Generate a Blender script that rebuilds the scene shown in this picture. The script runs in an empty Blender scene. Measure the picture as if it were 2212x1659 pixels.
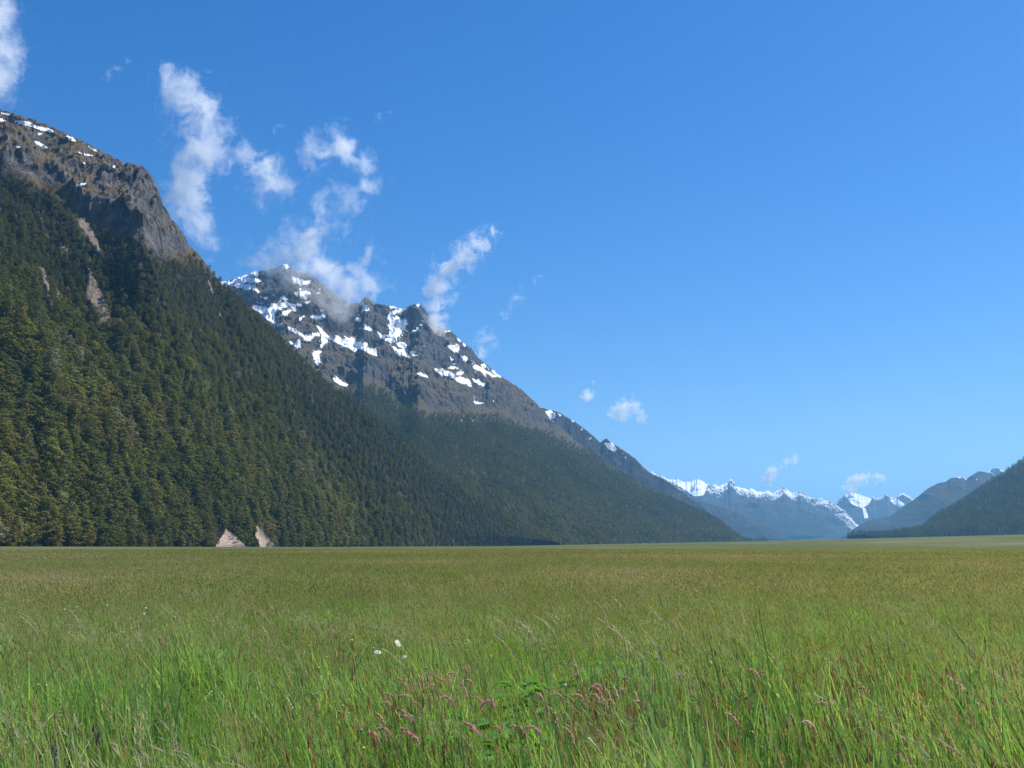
import bpy, math, random
import numpy as np
R = math.radians
rng = np.random.default_rng(7)
random.seed(7)
S = bpy.context.scene
COL = S.collection

# ------------------------------------------------------------------ camera, sky, sun, exposure
EYE = 1.58
FP = 1106 / math.tan(R(27.0))          # focal length in the units of a 2212 x 1659 picture
HORIZON = 1177.0
PITCH = math.atan((HORIZON - 829.5) / FP)
cam_d = bpy.data.cameras.new('camera')
cam_d.sensor_width = 36.0
cam_d.lens = 18.0 / math.tan(R(27.0))
cam_d.clip_start = 0.1
cam_d.clip_end = 120000
cam = bpy.data.objects.new('camera', cam_d)
COL.objects.link(cam)
cam.location = (0, 0, EYE)
cam.rotation_euler = (R(90) + PITCH, 0, 0)
S.camera = cam

SUN_AZ, SUN_EL = 62.0, 52.0             # degrees right of the view, degrees up
W = bpy.data.worlds.new('World')
S.world = W
W.use_nodes = True
wn = W.node_tree
bg = wn.nodes['Background']
sky = wn.nodes.new('ShaderNodeTexSky')
sky.sky_type = 'NISHITA'
sky.sun_disc = False
sky.sun_elevation = R(SUN_EL)
sky.sun_rotation = R(SUN_AZ)
sky.altitude = 400
sky.air_density = 1.0
sky.dust_density = 0.3
sky.ozone_density = 4.0
hs = wn.nodes.new('ShaderNodeHueSaturation')
hs.inputs['Saturation'].default_value = 1.38
hs.inputs['Hue'].default_value = 0.509
wn.links.new(sky.outputs[0], hs.inputs['Color'])
wn.links.new(hs.outputs[0], bg.inputs['Color'])
bg.inputs['Strength'].default_value = 0.081

sl = bpy.data.lights.new('sun', 'SUN')
sl.energy = 4.6
sl.angle = R(0.53)
sl.color = (1.0, 0.955, 0.88)
sun = bpy.data.objects.new('sun', sl)
COL.objects.link(sun)
sun.location = (300, 200, 900)
sun.rotation_euler = (R(90 - SUN_EL), 0, R(180 - SUN_AZ))

S.view_settings.view_transform = 'Standard'
S.view_settings.look = 'None'
S.view_settings.exposure = 0.7
S.view_settings.gamma = 1.0
cy = S.cycles
cy.use_denoising = True
cy.denoiser = 'OPENIMAGEDENOISE'
cy.denoising_input_passes = 'RGB_ALBEDO_NORMAL'
cy.denoising_prefilter = 'NONE'
cy.max_bounces = 8
cy.diffuse_bounces = 3
cy.glossy_bounces = 1
cy.transmission_bounces = 4
cy.transparent_max_bounces = 8
cy.volume_bounces = 5
cy.volume_max_steps = 256

# ------------------------------------------------------------------ view geometry used for setting out
SP, CP = math.sin(PITCH), math.cos(PITCH)

def ray(X, Y):
    X = np.asarray(X, float); Y = np.asarray(Y, float)
    cx = (X - 1106) / FP; cyy = (829.5 - Y) / FP
    return np.stack([cx, CP - cyy * SP, SP + cyy * CP], -1)

def azel(X, Y):
    d = ray(X, Y)
    return np.arctan2(d[..., 0], d[..., 1]), np.arctan2(d[..., 2], np.hypot(d[..., 0], d[..., 1]))

def at(X, Y, D):
    d = ray(X, Y)
    h = np.hypot(d[..., 0], d[..., 1])
    p = d * (np.asarray(D) / h)[..., None]
    p[..., 2] += EYE
    return p

def pix(p):
    v = p - np.array([0, 0, EYE])
    z = v[..., 1] * CP + v[..., 2] * SP
    u = -v[..., 1] * SP + v[..., 2] * CP
    return 1106 + FP * v[..., 0] / z, 829.5 - FP * u / z

# ------------------------------------------------------------------ noise
_perm = np.random.default_rng(3).permutation(256)
_perm = np.concatenate([_perm, _perm, _perm])
_grad = np.random.default_rng(4).normal(size=(256, 3))
_grad /= np.linalg.norm(_grad, axis=1)[:, None]

def perlin(x, y, z):
    xi = np.floor(x).astype(int); yi = np.floor(y).astype(int); zi = np.floor(z).astype(int)
    xf, yf, zf = x - xi, y - yi, z - zi
    u, v, w = (t * t * t * (t * (t * 6 - 15) + 10) for t in (xf, yf, zf))
    out = 0
    for dx in (0, 1):
        wx = u if dx else 1 - u
        for dy in (0, 1):
            wy = v if dy else 1 - v
            for dz in (0, 1):
                wz = w if dz else 1 - w
                h = _perm[_perm[_perm[(xi + dx) & 255] + ((yi + dy) & 255)] + ((zi + dz) & 255)]
                g = _grad[h]
                out = out + wx * wy * wz * (g[..., 0] * (xf - dx) + g[..., 1] * (yf - dy) + g[..., 2] * (zf - dz))
    return out * 1.5

def fbm(x, y, z, o=5, gain=0.5):
    a, s, n = 1.0, 0.0, 0.0
    for i in range(o):
        s = s + a * perlin(x + 17.3 * i, y + 5.1 * i, z + 9.7 * i)
        n += a
        a *= gain
        x, y, z = x * 2.03, y * 2.03, z * 2.03
    return s / n

def ridged(x, y, z, o=4, gain=0.5):
    a, s, n = 1.0, 0.0, 0.0
    for i in range(o):
        s = s + a * (1 - 2.2 * np.abs(perlin(x + 31.7 * i, y + 11.1 * i, z + 3.7 * i)))
        n += a
        a *= gain
        x, y, z = x * 2.1, y * 2.1, z * 2.1
    return s / n

def sstep(a, b, x):
    t = np.clip((x - a) / (b - a), 0, 1)
    return t * t * (3 - 2 * t)

# ------------------------------------------------------------------ object helpers
def tag(o, label=None, cat=None, group=None, kind=None):
    if label: o['label'] = label
    if cat: o['category'] = cat
    if group: o['group'] = group
    if kind: o['kind'] = kind
    return o

def mesh_np(name, V, F, mats, mi=None, smooth=False):
    """F: (n,k) array of equal sized faces"""
    V = np.asarray(V, np.float32); F = np.asarray(F, np.int32)
    m = bpy.data.meshes.new(name)
    k = F.shape[1]
    m.vertices.add(len(V)); m.vertices.foreach_set('co', V.ravel())
    m.loops.add(F.size); m.loops.foreach_set('vertex_index', F.ravel())
    m.polygons.add(len(F))
    m.polygons.foreach_set('loop_start', np.arange(0, F.size, k, dtype=np.int32))
    m.polygons.foreach_set('loop_total', np.full(len(F), k, np.int32))
    for mt in (mats if isinstance(mats, (list, tuple)) else [mats]):
        m.materials.append(mt)
    if mi is not None:
        m.polygons.foreach_set('material_index', np.asarray(mi, np.int32))
    m.polygons.foreach_set('use_smooth', np.full(len(F), smooth, bool))
    m.update(calc_edges=True)
    return m

def link(name, mesh, parent=None):
    o = bpy.data.objects.new(name, mesh)
    COL.objects.link(o)
    if parent is not None: o.parent = parent
    return o

def empty(name, loc, rz=0.0):
    o = bpy.data.objects.new(name, None)
    COL.objects.link(o)
    o.location = loc
    o.rotation_euler = (0, 0, rz)
    o.empty_display_size = 0.2
    return o

class MB:
    """collects quads with a material index"""
    def __init__(s): s.V = []; s.F = []; s.M = []; s.n = 0
    def add(s, V, F, m=0):
        V = np.asarray(V, float).reshape(-1, 3); F = np.asarray(F, int)
        s.V.append(V); s.F.append(F + s.n); s.M.append(np.full(len(F), m)); s.n += len(V)
    def strip(s, P, wv, width, m=0):
        """ribbon along points P with half-width vectors wv*width"""
        P = np.asarray(P, float); k = len(P)
        w = np.asarray(width, float)[:, None] * np.asarray(wv, float)
        V = np.empty((2 * k, 3)); V[0::2] = P - w; V[1::2] = P + w
        i = np.arange(k - 1) * 2
        s.add(V, np.stack([i, i + 1, i + 3, i + 2], 1), m)
    def tube(s, P, rad, n=5, m=0):
        P = np.asarray(P, float); k = len(P); rad = np.broadcast_to(np.asarray(rad, float), (k,))
        T = np.gradient(P, axis=0); T /= np.linalg.norm(T, axis=1)[:, None] + 1e-12
        ref = np.array([0.31, 0.95, 0.05]) if abs(T[0][1]) < .8 else np.array([1., 0.1, 0.])
        A = np.cross(T, ref); A /= np.linalg.norm(A, axis=1)[:, None] + 1e-12
        B = np.cross(T, A)
        a = np.arange(n) * 2 * math.pi / n
        V = P[:, None] + rad[:, None, None] * (np.cos(a)[None, :, None] * A[:, None] + np.sin(a)[None, :, None] * B[:, None])
        F = []
        for i in range(k - 1):
            for j in range(n):
                F.append((i * n + j, i * n + (j + 1) % n, (i + 1) * n + (j + 1) % n, (i + 1) * n + j))
        s.add(V.reshape(-1, 3), F, m)
    def mesh(s, name, mats, smooth=False):
        return mesh_np(name, np.concatenate(s.V), np.concatenate(s.F), mats, np.concatenate(s.M), smooth)

# ------------------------------------------------------------------ materials
class NT:
    def __init__(s, name):
        s.m = bpy.data.materials.new(name); s.m.use_nodes = True
        s.t = s.m.node_tree; s.t.nodes.clear()
        s.out = s.t.nodes.new('ShaderNodeOutputMaterial')
    def n(s, t, **k):
        x = s.t.nodes.new('ShaderNode' + t)
        for a, b in k.items(): setattr(x, a, b)
        return x
    def l(s, a, b): s.t.links.new(a, b)
    def val(s, sock, v):
        if isinstance(v, bpy.types.NodeSocket): s.l(v, sock)
        else: sock.default_value = v
    def math(s, op, a, b=None, c=None, clamp=False):
        x = s.n('Math', operation=op, use_clamp=clamp)
        for i, v in enumerate((a, b, c)):
            if v is not None: s.val(x.inputs[i], v)
        return x.outputs[0]
    def vmath(s, op, a, b=None):
        x = s.n('VectorMath', operation=op)
        s.val(x.inputs[0], a)
        if b is not None: s.val(x.inputs[3 if op == 'SCALE' else 1], b)
        return x.outputs['Value'] if op in ('LENGTH', 'DOT_PRODUCT', 'DISTANCE') else x.outputs[0]
    def noise(s, vec, scale, detail=4, rough=0.55, out='Fac', dist=0.0):
        x = s.n('TexNoise')
        s.l(vec, x.inputs['Vector'])
        x.inputs['Scale'].default_value = scale; x.inputs['Detail'].default_value = detail
        x.inputs['Roughness'].default_value = rough; x.inputs['Distortion'].default_value = dist
        return x.outputs[out]
    def ramp(s, fac, stops, interp='LINEAR'):
        x = s.n('ValToRGB'); x.color_ramp.interpolation = interp
        e = x.color_ramp.elements
        while len(e) < len(stops): e.new(0.5)
        for q, (p, c) in zip(e, stops): q.position = p; q.color = (*c, 1) if len(c) == 3 else c
        s.l(fac, x.inputs[0])
        return x.outputs[0]
    def mix(s, f, a, b, blend='MIX'):
        x = s.n('Mix', data_type='RGBA', blend_type=blend)
        s.val(x.inputs[0], f)
        for i, v in ((6, a), (7, b)):
            if isinstance(v, tuple): v = (*v, 1) if len(v) == 3 else v
            s.val(x.inputs[i], v)
        return x.outputs[2]
    def pos(s): return s.n('NewGeometry').outputs['Position']
    def attr(s, name, typ='GEOMETRY'):
        x = s.n('Attribute', attribute_name=name, attribute_type=typ); return x.outputs['Fac']
    def maprange(s, v, a, b, c=0.0, d=1.0, smooth=False):
        x = s.n('MapRange', interpolation_type='SMOOTHSTEP' if smooth else 'LINEAR')
        s.l(v, x.inputs[0])
        for i, q in enumerate((a, b, c, d)): x.inputs[i + 1].default_value = q
        return x.outputs[0]

def leafy(name, color_of, trans=0.35, rough=0.5, spec=0.3, tcol=(1.25, 1.15, 0.55)):
    """thin plant matter: glossy skin over diffuse + light let through"""
    t = NT(name)
    c = color_of(t)
    p = t.n('BsdfPrincipled')
    t.val(p.inputs['Base Color'], c if not isinstance(c, tuple) else (*c, 1))
    p.inputs['Roughness'].default_value = rough
    p.inputs['Specular IOR Level'].default_value = spec
    if trans > 0:
        tr = t.n('BsdfTranslucent')
        t.val(tr.inputs['Color'], t.mix(1.0, c, tcol, 'MULTIPLY'))
        m = t.n('MixShader'); m.inputs[0].default_value = trans
        t.l(p.outputs[0], m.inputs[1]); t.l(tr.outputs[0], m.inputs[2])
        t.l(m.outputs[0], t.out.inputs['Surface'])
    else:
        t.l(p.outputs[0], t.out.inputs['Surface'])
    return t.m

def rand_ramp(stops, patch=None, world_scale=0.05):
    def f(t):
        r = t.n('ObjectInfo').outputs['Random']
        n = t.noise(t.pos(), world_scale, 3)
        v = t.math('ADD', t.math('MULTIPLY', r, 0.55), t.math('MULTIPLY', t.maprange(n, 0.3, 0.7), 0.45))
        return t.ramp(v, stops)
    return f

# ------------------------------------------------------------------ ground
_ex = azel(np.array([-900, 0, 678, 1084, 1626, 2212, 2700.]), np.full(7, HORIZON))[0]
_ev = (HORIZON - np.array([1174, 1175.6, 1178.6, 1178.2, 1169, 1156.5, 1147])) / FP

def ground_z(x, y):
    r = np.hypot(x, y); a = np.arctan2(x, y)
    e = np.interp(a, _ex, _ev)
    far = 0.55 + 0.45 * sstep(-0.2, 0.3, a)
    z = e * r * sstep(80, 900, r)
    z = z + 0.10 * fbm(x * 0.06, y * 0.06, x * 0 + 3.1, 3) * sstep(6, 25, r) * (1 - sstep(250, 600, r))
    return z

na, nr = 500, 420
aa = np.linspace(R(-80), R(80), na)
rr = np.concatenate([[0.0], 1.0 * (42000 / 1.0) ** np.linspace(0, 1, nr - 1)])
A2, R2 = np.meshgrid(aa, rr)
gx, gy = R2 * np.sin(A2), R2 * np.cos(A2)
gz = ground_z(gx, gy)
V = np.stack([gx, gy - 0.0, gz], -1).reshape(-1, 3)
i = (np.arange(nr - 1)[:, None] * na + np.arange(na - 1)[None]).ravel()
F = np.stack([i, i + 1, i + na + 1, i + na], 1)

def ground_mat():
    t = NT('meadow_soil')
    p = t.pos()
    d = t.vmath('LENGTH', p)
    n1 = t.noise(p, 0.02, 4); n2 = t.noise(p, 1.7, 5, 0.7); n3 = t.noise(p, 0.006, 3)
    near = t.ramp(n2, [(0.3, (0.020, 0.028, 0.009)), (0.7, (0.05, 0.06, 0.018))])
    far = t.ramp(n3, [(0.35, (0.065, 0.085, 0.02)), (0.5, (0.10, 0.11, 0.032)), (0.6, (0.19, 0.175, 0.09)), (0.68, (0.07, 0.09, 0.022))])
    far2 = t.mix(t.maprange(n1, 0.35, 0.65), far, (0.07, 0.09, 0.022))
    c = t.mix(t.maprange(d, 90, 230), near, far2)
    b = t.n('BsdfPrincipled')
    t.l(c, b.inputs['Base Color']); b.inputs['Roughness'].default_value = 0.95
    b.inputs['Specular IOR Level'].default_value = 0.1
    t.l(b.outputs[0], t.out.inputs['Surface'])
    return t.m

g = link('ground', mesh_np('ground', V, F, ground_mat(), smooth=True))
tag(g, kind='structure', label='flat grassy valley floor')

# ------------------------------------------------------------------ mountains
def in_poly(X, Y, poly):
    poly = np.asarray(poly, float)
    res = np.zeros(X.shape, bool)
    x0, y0 = poly.min(0); x1, y1 = poly.max(0)
    box = (X >= x0) & (X <= x1) & (Y >= y0) & (Y <= y1)
    if not box.any(): return res
    x = X[box]; y = Y[box]; r = np.zeros(x.shape, bool)
    n = len(poly)
    for i in range(n):
        ax, ay = poly[i]; bx, by = poly[(i + 1) % n]
        if ay == by: continue
        c = (ay > y) != (by > y)
        r ^= c & (x < (bx - ax) * (y - ay) / (by - ay) + ax)
    res[box] = r
    return res

def polys_mask(X, Y, polys):
    m = np.zeros(X.shape, bool)
    for p in polys: m |= in_poly(X, Y, p)
    return m.astype(np.float32)

def blur(m, n=1):
    for _ in range(n):
        k = np.pad(m, 1, mode='edge')
        m = (k[1:-1, 1:-1] * 4 + (k[:-2, 1:-1] + k[2:, 1:-1] + k[1:-1, :-2] + k[1:-1, 2:]) * 2
             + k[:-2, :-2] + k[:-2, 2:] + k[2:, :-2] + k[2:, 2:]) / 16
    return m

class Mountain:
    """a flank built from a foot line on the valley floor to a ridge line, with a back slope behind it.
    ridge: (X, Y, distance), foot: (X, distance)"""
    def __init__(s, ridge, foot, ncol, nrow, prof=((0, 0), (1, 1)), seed=0.0, back=0.7, jag=0.0):
        ridge = np.array(ridge, float); foot = np.array(foot, float)
        raz, rel = azel(ridge[:, 0], ridge[:, 1])
        faz, _ = azel(foot[:, 0], np.full(len(foot), HORIZON))
        az = np.linspace(raz[0], raz[-1], ncol)
        el = np.interp(az, raz, rel) + jag * fbm(az * 420, az * 0 + seed, az * 0 + 2.2, 4); Dr = np.interp(az, raz, ridge[:, 2])
        Df = np.interp(az, faz, foot[:, 1])
        Df = np.minimum(Df, Dr - 40)
        nb = max(16, nrow // 7)
        s1 = np.linspace(0, 1, nrow); sb = np.linspace(0, 1, nb + 1)[1:]
        zr = EYE + Dr * np.tan(el)
        zf = ground_z(Df * np.sin(az), Df * np.cos(az)) - 4 - 0.002 * Df
        g = np.interp(s1, *np.array(prof, float).T)
        kk = max(3, nrow // 12)
        gp = np.pad(g, kk, mode='reflect', reflect_type='odd')
        g = np.convolve(gp, np.ones(2 * kk + 1) / (2 * kk + 1), 'valid')
        Dm = Df[None] + (Dr - Df)[None] * s1[:, None]
        Z = zf[None] + (zr - zf)[None] * g[:, None]
        Lb = np.maximum(zr - zf, 60) / back
        Db = Dr[None] + Lb[None] * sb[:, None]
        Zb = zr[None] - (zr - zf)[None] * (sb[:, None] ** 1.15) * 1.0
        s.az = az; s.nrow = nrow; s.ncol = ncol; s.el = el; s.Dr = Dr
        s.D = np.concatenate([Dm, Db]); s.Z = np.concatenate([Z, Zb])
        s.S = np.concatenate([np.repeat(s1[:, None], ncol, 1), 1 + np.repeat(sb[:, None], ncol, 1)])
        s.A = np.repeat(az[None], len(s.S), 0)
        s.U = s.A * np.mean(Dr)                     # metres along
        s.Vv = np.cumsum(np.concatenate([np.zeros((1, ncol)), np.hypot(np.diff(s.D, axis=0), np.diff(s.Z, axis=0))]), axis=0)
        s.seed = seed
    def push(s, amp_out, amp_up=None):
        """displace toward the valley and up"""
        s.D = s.D - amp_out
        s.Z = s.Z + (amp_out * 0.6 if amp_up is None else amp_up)
    def fit(s, drop=None, n=9):
        """settle the ridge back onto its traced line (less the height of the trees that stand on it)"""
        T = ((s.Z - EYE) / s.D)[:s.nrow]
        want = np.tan(s.el) - (0 if drop is None else np.interp(s.az, drop[0], drop[1]) / s.Dr)
        k = want / np.maximum(T.max(axis=0), 1e-3)
        k = np.convolve(np.pad(k, n // 2, mode='edge'), np.ones(n) / n, 'valid')
        s.Z = EYE + (s.Z - EYE) * (1 + (k[None] - 1) * np.clip(s.S, 0, 1))
    def xyz(s):
        return np.stack([s.D * np.sin(s.A), s.D * np.cos(s.A), s.Z], -1)
    def build(s, name, mat, attrs):
        P = s.xyz(); s.P = P
        nr_, nc = P.shape[:2]
        i = (np.arange(nr_ - 1)[:, None] * nc + np.arange(nc - 1)[None]).ravel()
        F = np.stack([i, i + 1, i + nc + 1, i + nc], 1)
        m = mesh_np(name, P.reshape(-1, 3), F, mat, smooth=True)
        for k, v in attrs.items():
            a = m.attributes.new(k, 'FLOAT', 'POINT')
            a.data.foreach_set('value', np.asarray(v, np.float32).ravel())
        o = link(name, m)
        return o

def edge_w(Sg, lo=0.2, hi=0.9, top=0.1):
    return sstep(0, lo, Sg) * (1 - (1 - top) * sstep(hi, 1.0, Sg)) * (1 - 0.0 * Sg)

def rock_mat(name, grass_lo, grass_hi, rock_lo, rock_hi, scar, floor_c, rock_bias=0.0, sc=1.0, snow_noise=0.25, bump=1.0):
    t = NT(name)
    p = t.pos()
    geo = t.n('NewGeometry')
    sep = t.n('SeparateXYZ'); t.l(geo.outputs['Normal'], sep.inputs[0])
    steep = t.math('SUBTRACT', 1.0, sep.outputs[2])
    nb = t.noise(p, 0.012 * sc, 6, 0.62); ns = t.noise(p, 0.09 * sc, 6, 0.7); nf = t.noise(p, 0.45 * sc, 4, 0.7)
    # steep and broken ground is bare rock
    rk = t.math('ADD', t.math('ADD', t.math('MULTIPLY', steep, 1.5), t.math('MULTIPLY', nb, 0.9)), t.math('MULTIPLY', ns, 0.6))
    rk = t.math('ADD', rk, t.math('MULTIPLY', t.attr('rock'), 0.7))
    rk = t.maprange(rk, 1.18 - rock_bias, 1.45 - rock_bias)
    grass = t.mix(t.maprange(ns, 0.3, 0.7), grass_lo, grass_hi)
    st = t.n('Mapping'); st.inputs['Scale'].default_value = (0.09 * sc, 0.09 * sc, 0.018 * sc); t.l(p, st.inputs['Vector'])
    streak = t.noise(st.outputs[0], 1.0, 6, 0.72)
    rock = t.mix(t.maprange(streak, 0.38, 0.64), rock_lo, rock_hi)
    crevice_shade = t.noise(p, 0.05 * sc, 7, 0.75, dist=1.2)  # shade of crevices, painted into the rock colour as thin dark lines
    rock = t.mix(t.maprange(t.math('ABSOLUTE', t.math('SUBTRACT', crevice_shade, 0.5)), 0.0, 0.035, 0.75, 0.0), rock, tuple(x * 0.45 for x in rock_lo))
    c = t.mix(rk, grass, rock)
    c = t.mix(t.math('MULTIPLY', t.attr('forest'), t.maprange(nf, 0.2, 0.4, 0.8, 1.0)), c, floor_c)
    sv = t.math('ADD', t.attr('scar'), t.math('MULTIPLY', t.math('SUBTRACT', ns, 0.5), 2.4))
    sc_c = t.mix(t.maprange(streak, 0.35, 0.65), scar, tuple(x * 1.35 for x in scar))
    c = t.mix(t.maprange(sv, 0.42, 0.62), c, sc_c)
    sn = t.math('ADD', t.attr('snow'), t.math('MULTIPLY', t.math('SUBTRACT', t.math('ADD', t.math('MULTIPLY', ns, 0.5), t.math('MULTIPLY', nf, 0.5)), 0.5), snow_noise * 3))
    snow = t.maprange(sn, 0.36, 0.46)
    c = t.mix(snow, c, (0.86, 0.88, 0.90))
    b = t.n('BsdfPrincipled')
    t.l(c, b.inputs['Base Color']); b.inputs['Roughness'].default_value = 0.9
    b.inputs['Specular IOR Level'].default_value = 0.15
    bp = t.n('Bump'); bp.inputs['Strength'].default_value = 0.95 * bump; bp.inputs['Distance'].default_value = 10.0 / sc
    hgt = t.math('ADD', t.math('MULTIPLY', streak, 0.7), t.math('MULTIPLY', ns, 0.6))
    t.l(t.math('MULTIPLY', hgt, t.math('SUBTRACT', 1.0, t.math('MULTIPLY', snow, 0.8))), bp.inputs['Height'])
    t.l(bp.outputs[0], b.inputs['Normal'])
    t.l(b.outputs[0], t.out.inputs['Surface'])
    return t.m

def zo(x0, y0, k, polys):
    return [[(x0 + x * k, y0 + y * k) for x, y in p] for p in polys]

# ---- near flank on the left ------------------------------------------------
ridgeA = [(-2600, 420, 2700), (-2000, 200, 2800), (-1300, 70, 2700), (-800, 60, 2500), (-420, 130, 2150), (-150, 195, 1960), (0, 240, 1880), (60, 258, 1850), (130, 285, 1800), (210, 325, 1700), (260, 350, 1620),
          (305, 360, 1540), (318, 370, 1520), (335, 395, 1500), (345, 420, 1490), (352, 445, 1480), (375, 480, 1490), (395, 505, 1500), (408, 530, 1510),
          (430, 548, 1520), (455, 580, 1530), (480, 610, 1550), (500, 628, 1560), (540, 660, 1590), (580, 695, 1620), (615, 730, 1650),
          (650, 765, 1680), (690, 800, 1720), (730, 835, 1750), (794, 878, 1800), (850, 920, 1860), (900, 962, 1930), (960, 1015, 2010), (1020, 1060, 2100),
          (1080, 1100, 2230), (1140, 1138, 2360), (1185, 1164, 2430), (1210, 1178, 2460)]
footA = [(-2600, 560), (-1600, 520), (-900, 560), (-400, 680), (0, 800), (310, 950), (500, 1100), (700, 1350), (900, 1700), (1100, 2200), (1210, 2420)]
mA = Mountain(ridgeA, footA, 1750, 430, prof=((0, 0), (0.05, 0.03), (0.35, 0.34), (0.62, 0.68), (0.8, 0.86), (1, 1)), seed=1.0, back=0.5, jag=0.0007)
w = edge_w(mA.S)
su = mA.U + 0.45 * mA.Vv
wob = 60 * fbm(mA.U / 320, mA.Vv / 320, mA.U * 0 + 1.5, 3)
g1 = ridged((su + wob) / 420, mA.Vv / 1900, mA.U * 0 + 2.2, 3)
g2 = ridged((su + wob) / 150, mA.Vv / 700, mA.U * 0 + 7.7, 3)
g3 = fbm(mA.U / 60, mA.Vv / 60, mA.U * 0 + 4.4, 5)
hi = sstep(0.45, 0.7, mA.S + 0.0)
XA, YA = pix(mA.xyz())
tlA = np.interp(XA, [-800, -300, 0, 29, 72, 115, 149, 160, 172, 200, 243, 286, 343, 380, 423, 446, 470, 500],
                [330, 360, 374, 375, 389, 403, 429, 460, 489, 492, 489, 512, 541, 546, 546, 569, 590, 610])
tlA = tlA + 9 * fbm(XA / 30, YA / 30, XA * 0, 3)
above = sstep(12, -12, YA - tlA)
mA.push(w * (34 * g1 + 16 * g2 + (5 + 5 * above) * g3))
mA.push(w * above * (13 * ridged((mA.U - 0.5 * mA.Vv) / 75, mA.Vv / 45, mA.U * 0 + 1.1, 4) + 5 * ridged(mA.U / 26, mA.Vv / 110, mA.U * 0 + 5.1, 3) + 1.6 * fbm(mA.U / 14, mA.Vv / 10, mA.U * 0 + 6.1, 3)))
_az = lambda xs: azel(np.array(xs, float), np.full(len(xs), HORIZON))[0]
mA.fit((_az([380, 440, 520, 700, 900, 1150]), [0, 4, 7, 12, 15, 15]))
XA, YA = pix(mA.xyz())
snA = zo(0, 203.3, .28595, [
    [(5, 130), (80, 155), (60, 160), (10, 147)], [(0, 180), (70, 200), (0, 206)],
    [(105, 190), (170, 203), (230, 213), (270, 242), (330, 252), (380, 260), (418, 290), (350, 282), (290, 265), (240, 248), (180, 233), (120, 208)],
    [(250, 350), (310, 368), (370, 412), (330, 402), (270, 374)], [(85, 372), (180, 408), (130, 402)], [(40, 325), (78, 347), (50, 345)],
    [(498, 315), (550, 328), (580, 360), (530, 347)], [(610, 360), (680, 392), (748, 439), (690, 417)], [(585, 430), (640, 448), (722, 468), (650, 464), (600, 447)],
    [(618, 511), (688, 530), (640, 528)], [(498, 688), (560, 688), (664, 668), (620, 692), (540, 703)], [(328, 663), (392, 667), (350, 675)],
    [(845, 543), (888, 548), (860, 561)], [(283, 290), (327, 298), (290, 309)], [(155, 297), (188, 305), (165, 308)], [(105, 208), (155, 228), (130, 230)]])
snA += [[(-120, 222), (-40, 236), (-10, 250), (-60, 246)], [(-200, 260), (-90, 285), (-140, 285)]]
scA = [[(188, 575), (205, 600), (228, 650), (250, 715), (238, 722), (205, 690), (185, 640)], [(215, 745), (208, 700), (200, 690), (222, 710)],
       [(72, 430), (82, 450), (100, 500), (108, 520), (98, 512), (84, 470)], [(84, 575), (96, 580), (112, 640), (124, 700), (110, 690), (92, 610)],
       [(120, 620), (135, 640), (132, 655), (118, 640)], [(165, 478), (185, 470), (205, 510), (225, 560), (212, 555), (190, 520)],
       [(446, 596), (454, 612), (462, 640), (456, 636)], [(468, 664), (484, 694), (478, 692)], [(128, 535), (150, 530), (146, 548), (130, 552)]]
rkA = zo(0, 203.3, .28595, [[(930, 560), (1090, 560), (1200, 690), (1280, 920), (1100, 850), (960, 760)],
                            [(700, 760), (1000, 800), (1080, 980), (1380, 1060), (1390, 1130), (1150, 1145), (900, 1030), (780, 950)],
                            [(720, 600), (860, 570), (930, 650), (900, 690), (740, 690)], [(0, 480), (200, 480), (440, 640), (400, 660), (200, 600), (0, 560)]])
scarA = polys_mask(XA, YA, scA)
scar_s = blur(scarA, 5)
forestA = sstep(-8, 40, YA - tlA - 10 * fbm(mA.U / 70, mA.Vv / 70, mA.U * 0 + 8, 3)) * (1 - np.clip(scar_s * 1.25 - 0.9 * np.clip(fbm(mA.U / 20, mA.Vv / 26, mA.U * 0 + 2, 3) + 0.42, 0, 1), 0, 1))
mA.push(scar_s * w * (1.5 + 2.5 * ridged(mA.U / 24, mA.Vv / 60, mA.U * 0 + 3.3, 3)))
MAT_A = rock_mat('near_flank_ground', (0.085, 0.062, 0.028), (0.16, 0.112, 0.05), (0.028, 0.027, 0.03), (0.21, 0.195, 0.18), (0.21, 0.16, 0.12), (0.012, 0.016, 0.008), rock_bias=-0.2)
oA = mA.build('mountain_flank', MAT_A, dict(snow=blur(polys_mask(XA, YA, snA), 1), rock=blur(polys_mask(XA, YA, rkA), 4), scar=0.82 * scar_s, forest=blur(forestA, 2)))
tag(oA, kind='structure', label='forested mountain side on the left with a rocky grassy top')

# ---- snowy peak behind, with its long forested shoulder ---------------------
ridgeB = [(330, 640, 4300), (400, 635, 4250), (470, 610, 4200), (495, 606, 4180), (520, 597, 4160), (555, 586, 4130), (575, 583, 4110), (600, 578, 4090), (608, 573, 4080), (618, 569, 4080), (626, 577, 4080), (640, 588, 4085),
          (655, 589, 4090), (675, 592, 4100), (692, 609, 4110), (705, 620, 4120), (730, 640, 4130), (755, 655, 4140), (778, 655, 4140), (788, 641, 4140), (797, 640, 4145),
          (806, 655, 4150), (830, 659, 4160), (850, 662, 4170), (870, 668, 4180), (882, 663, 4180), (893, 657, 4180), (905, 657, 4180), (915, 664, 4185), (925, 680, 4190), (938, 700, 4210),
          (955, 708, 4220), (972, 713, 4230), (982, 722, 4240), (1000, 741, 4260), (1018, 752, 4280), (1028, 768, 4300), (1045, 783, 4320), (1070, 805, 4350), (1100, 824, 4380), (1130, 845, 4420), (1155, 868, 4450),
          (1170, 885, 4470), (1190, 908, 4500), (1240, 948, 4580), (1300, 990, 4680), (1350, 1022, 4760), (1404, 1050, 4850), (1470, 1081, 4950), (1526, 1105, 5030), (1553, 1119, 5070),
          (1580, 1144, 5110), (1603, 1162, 5150), (1630, 1169, 5200), (1660, 1172, 5250)]
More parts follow.
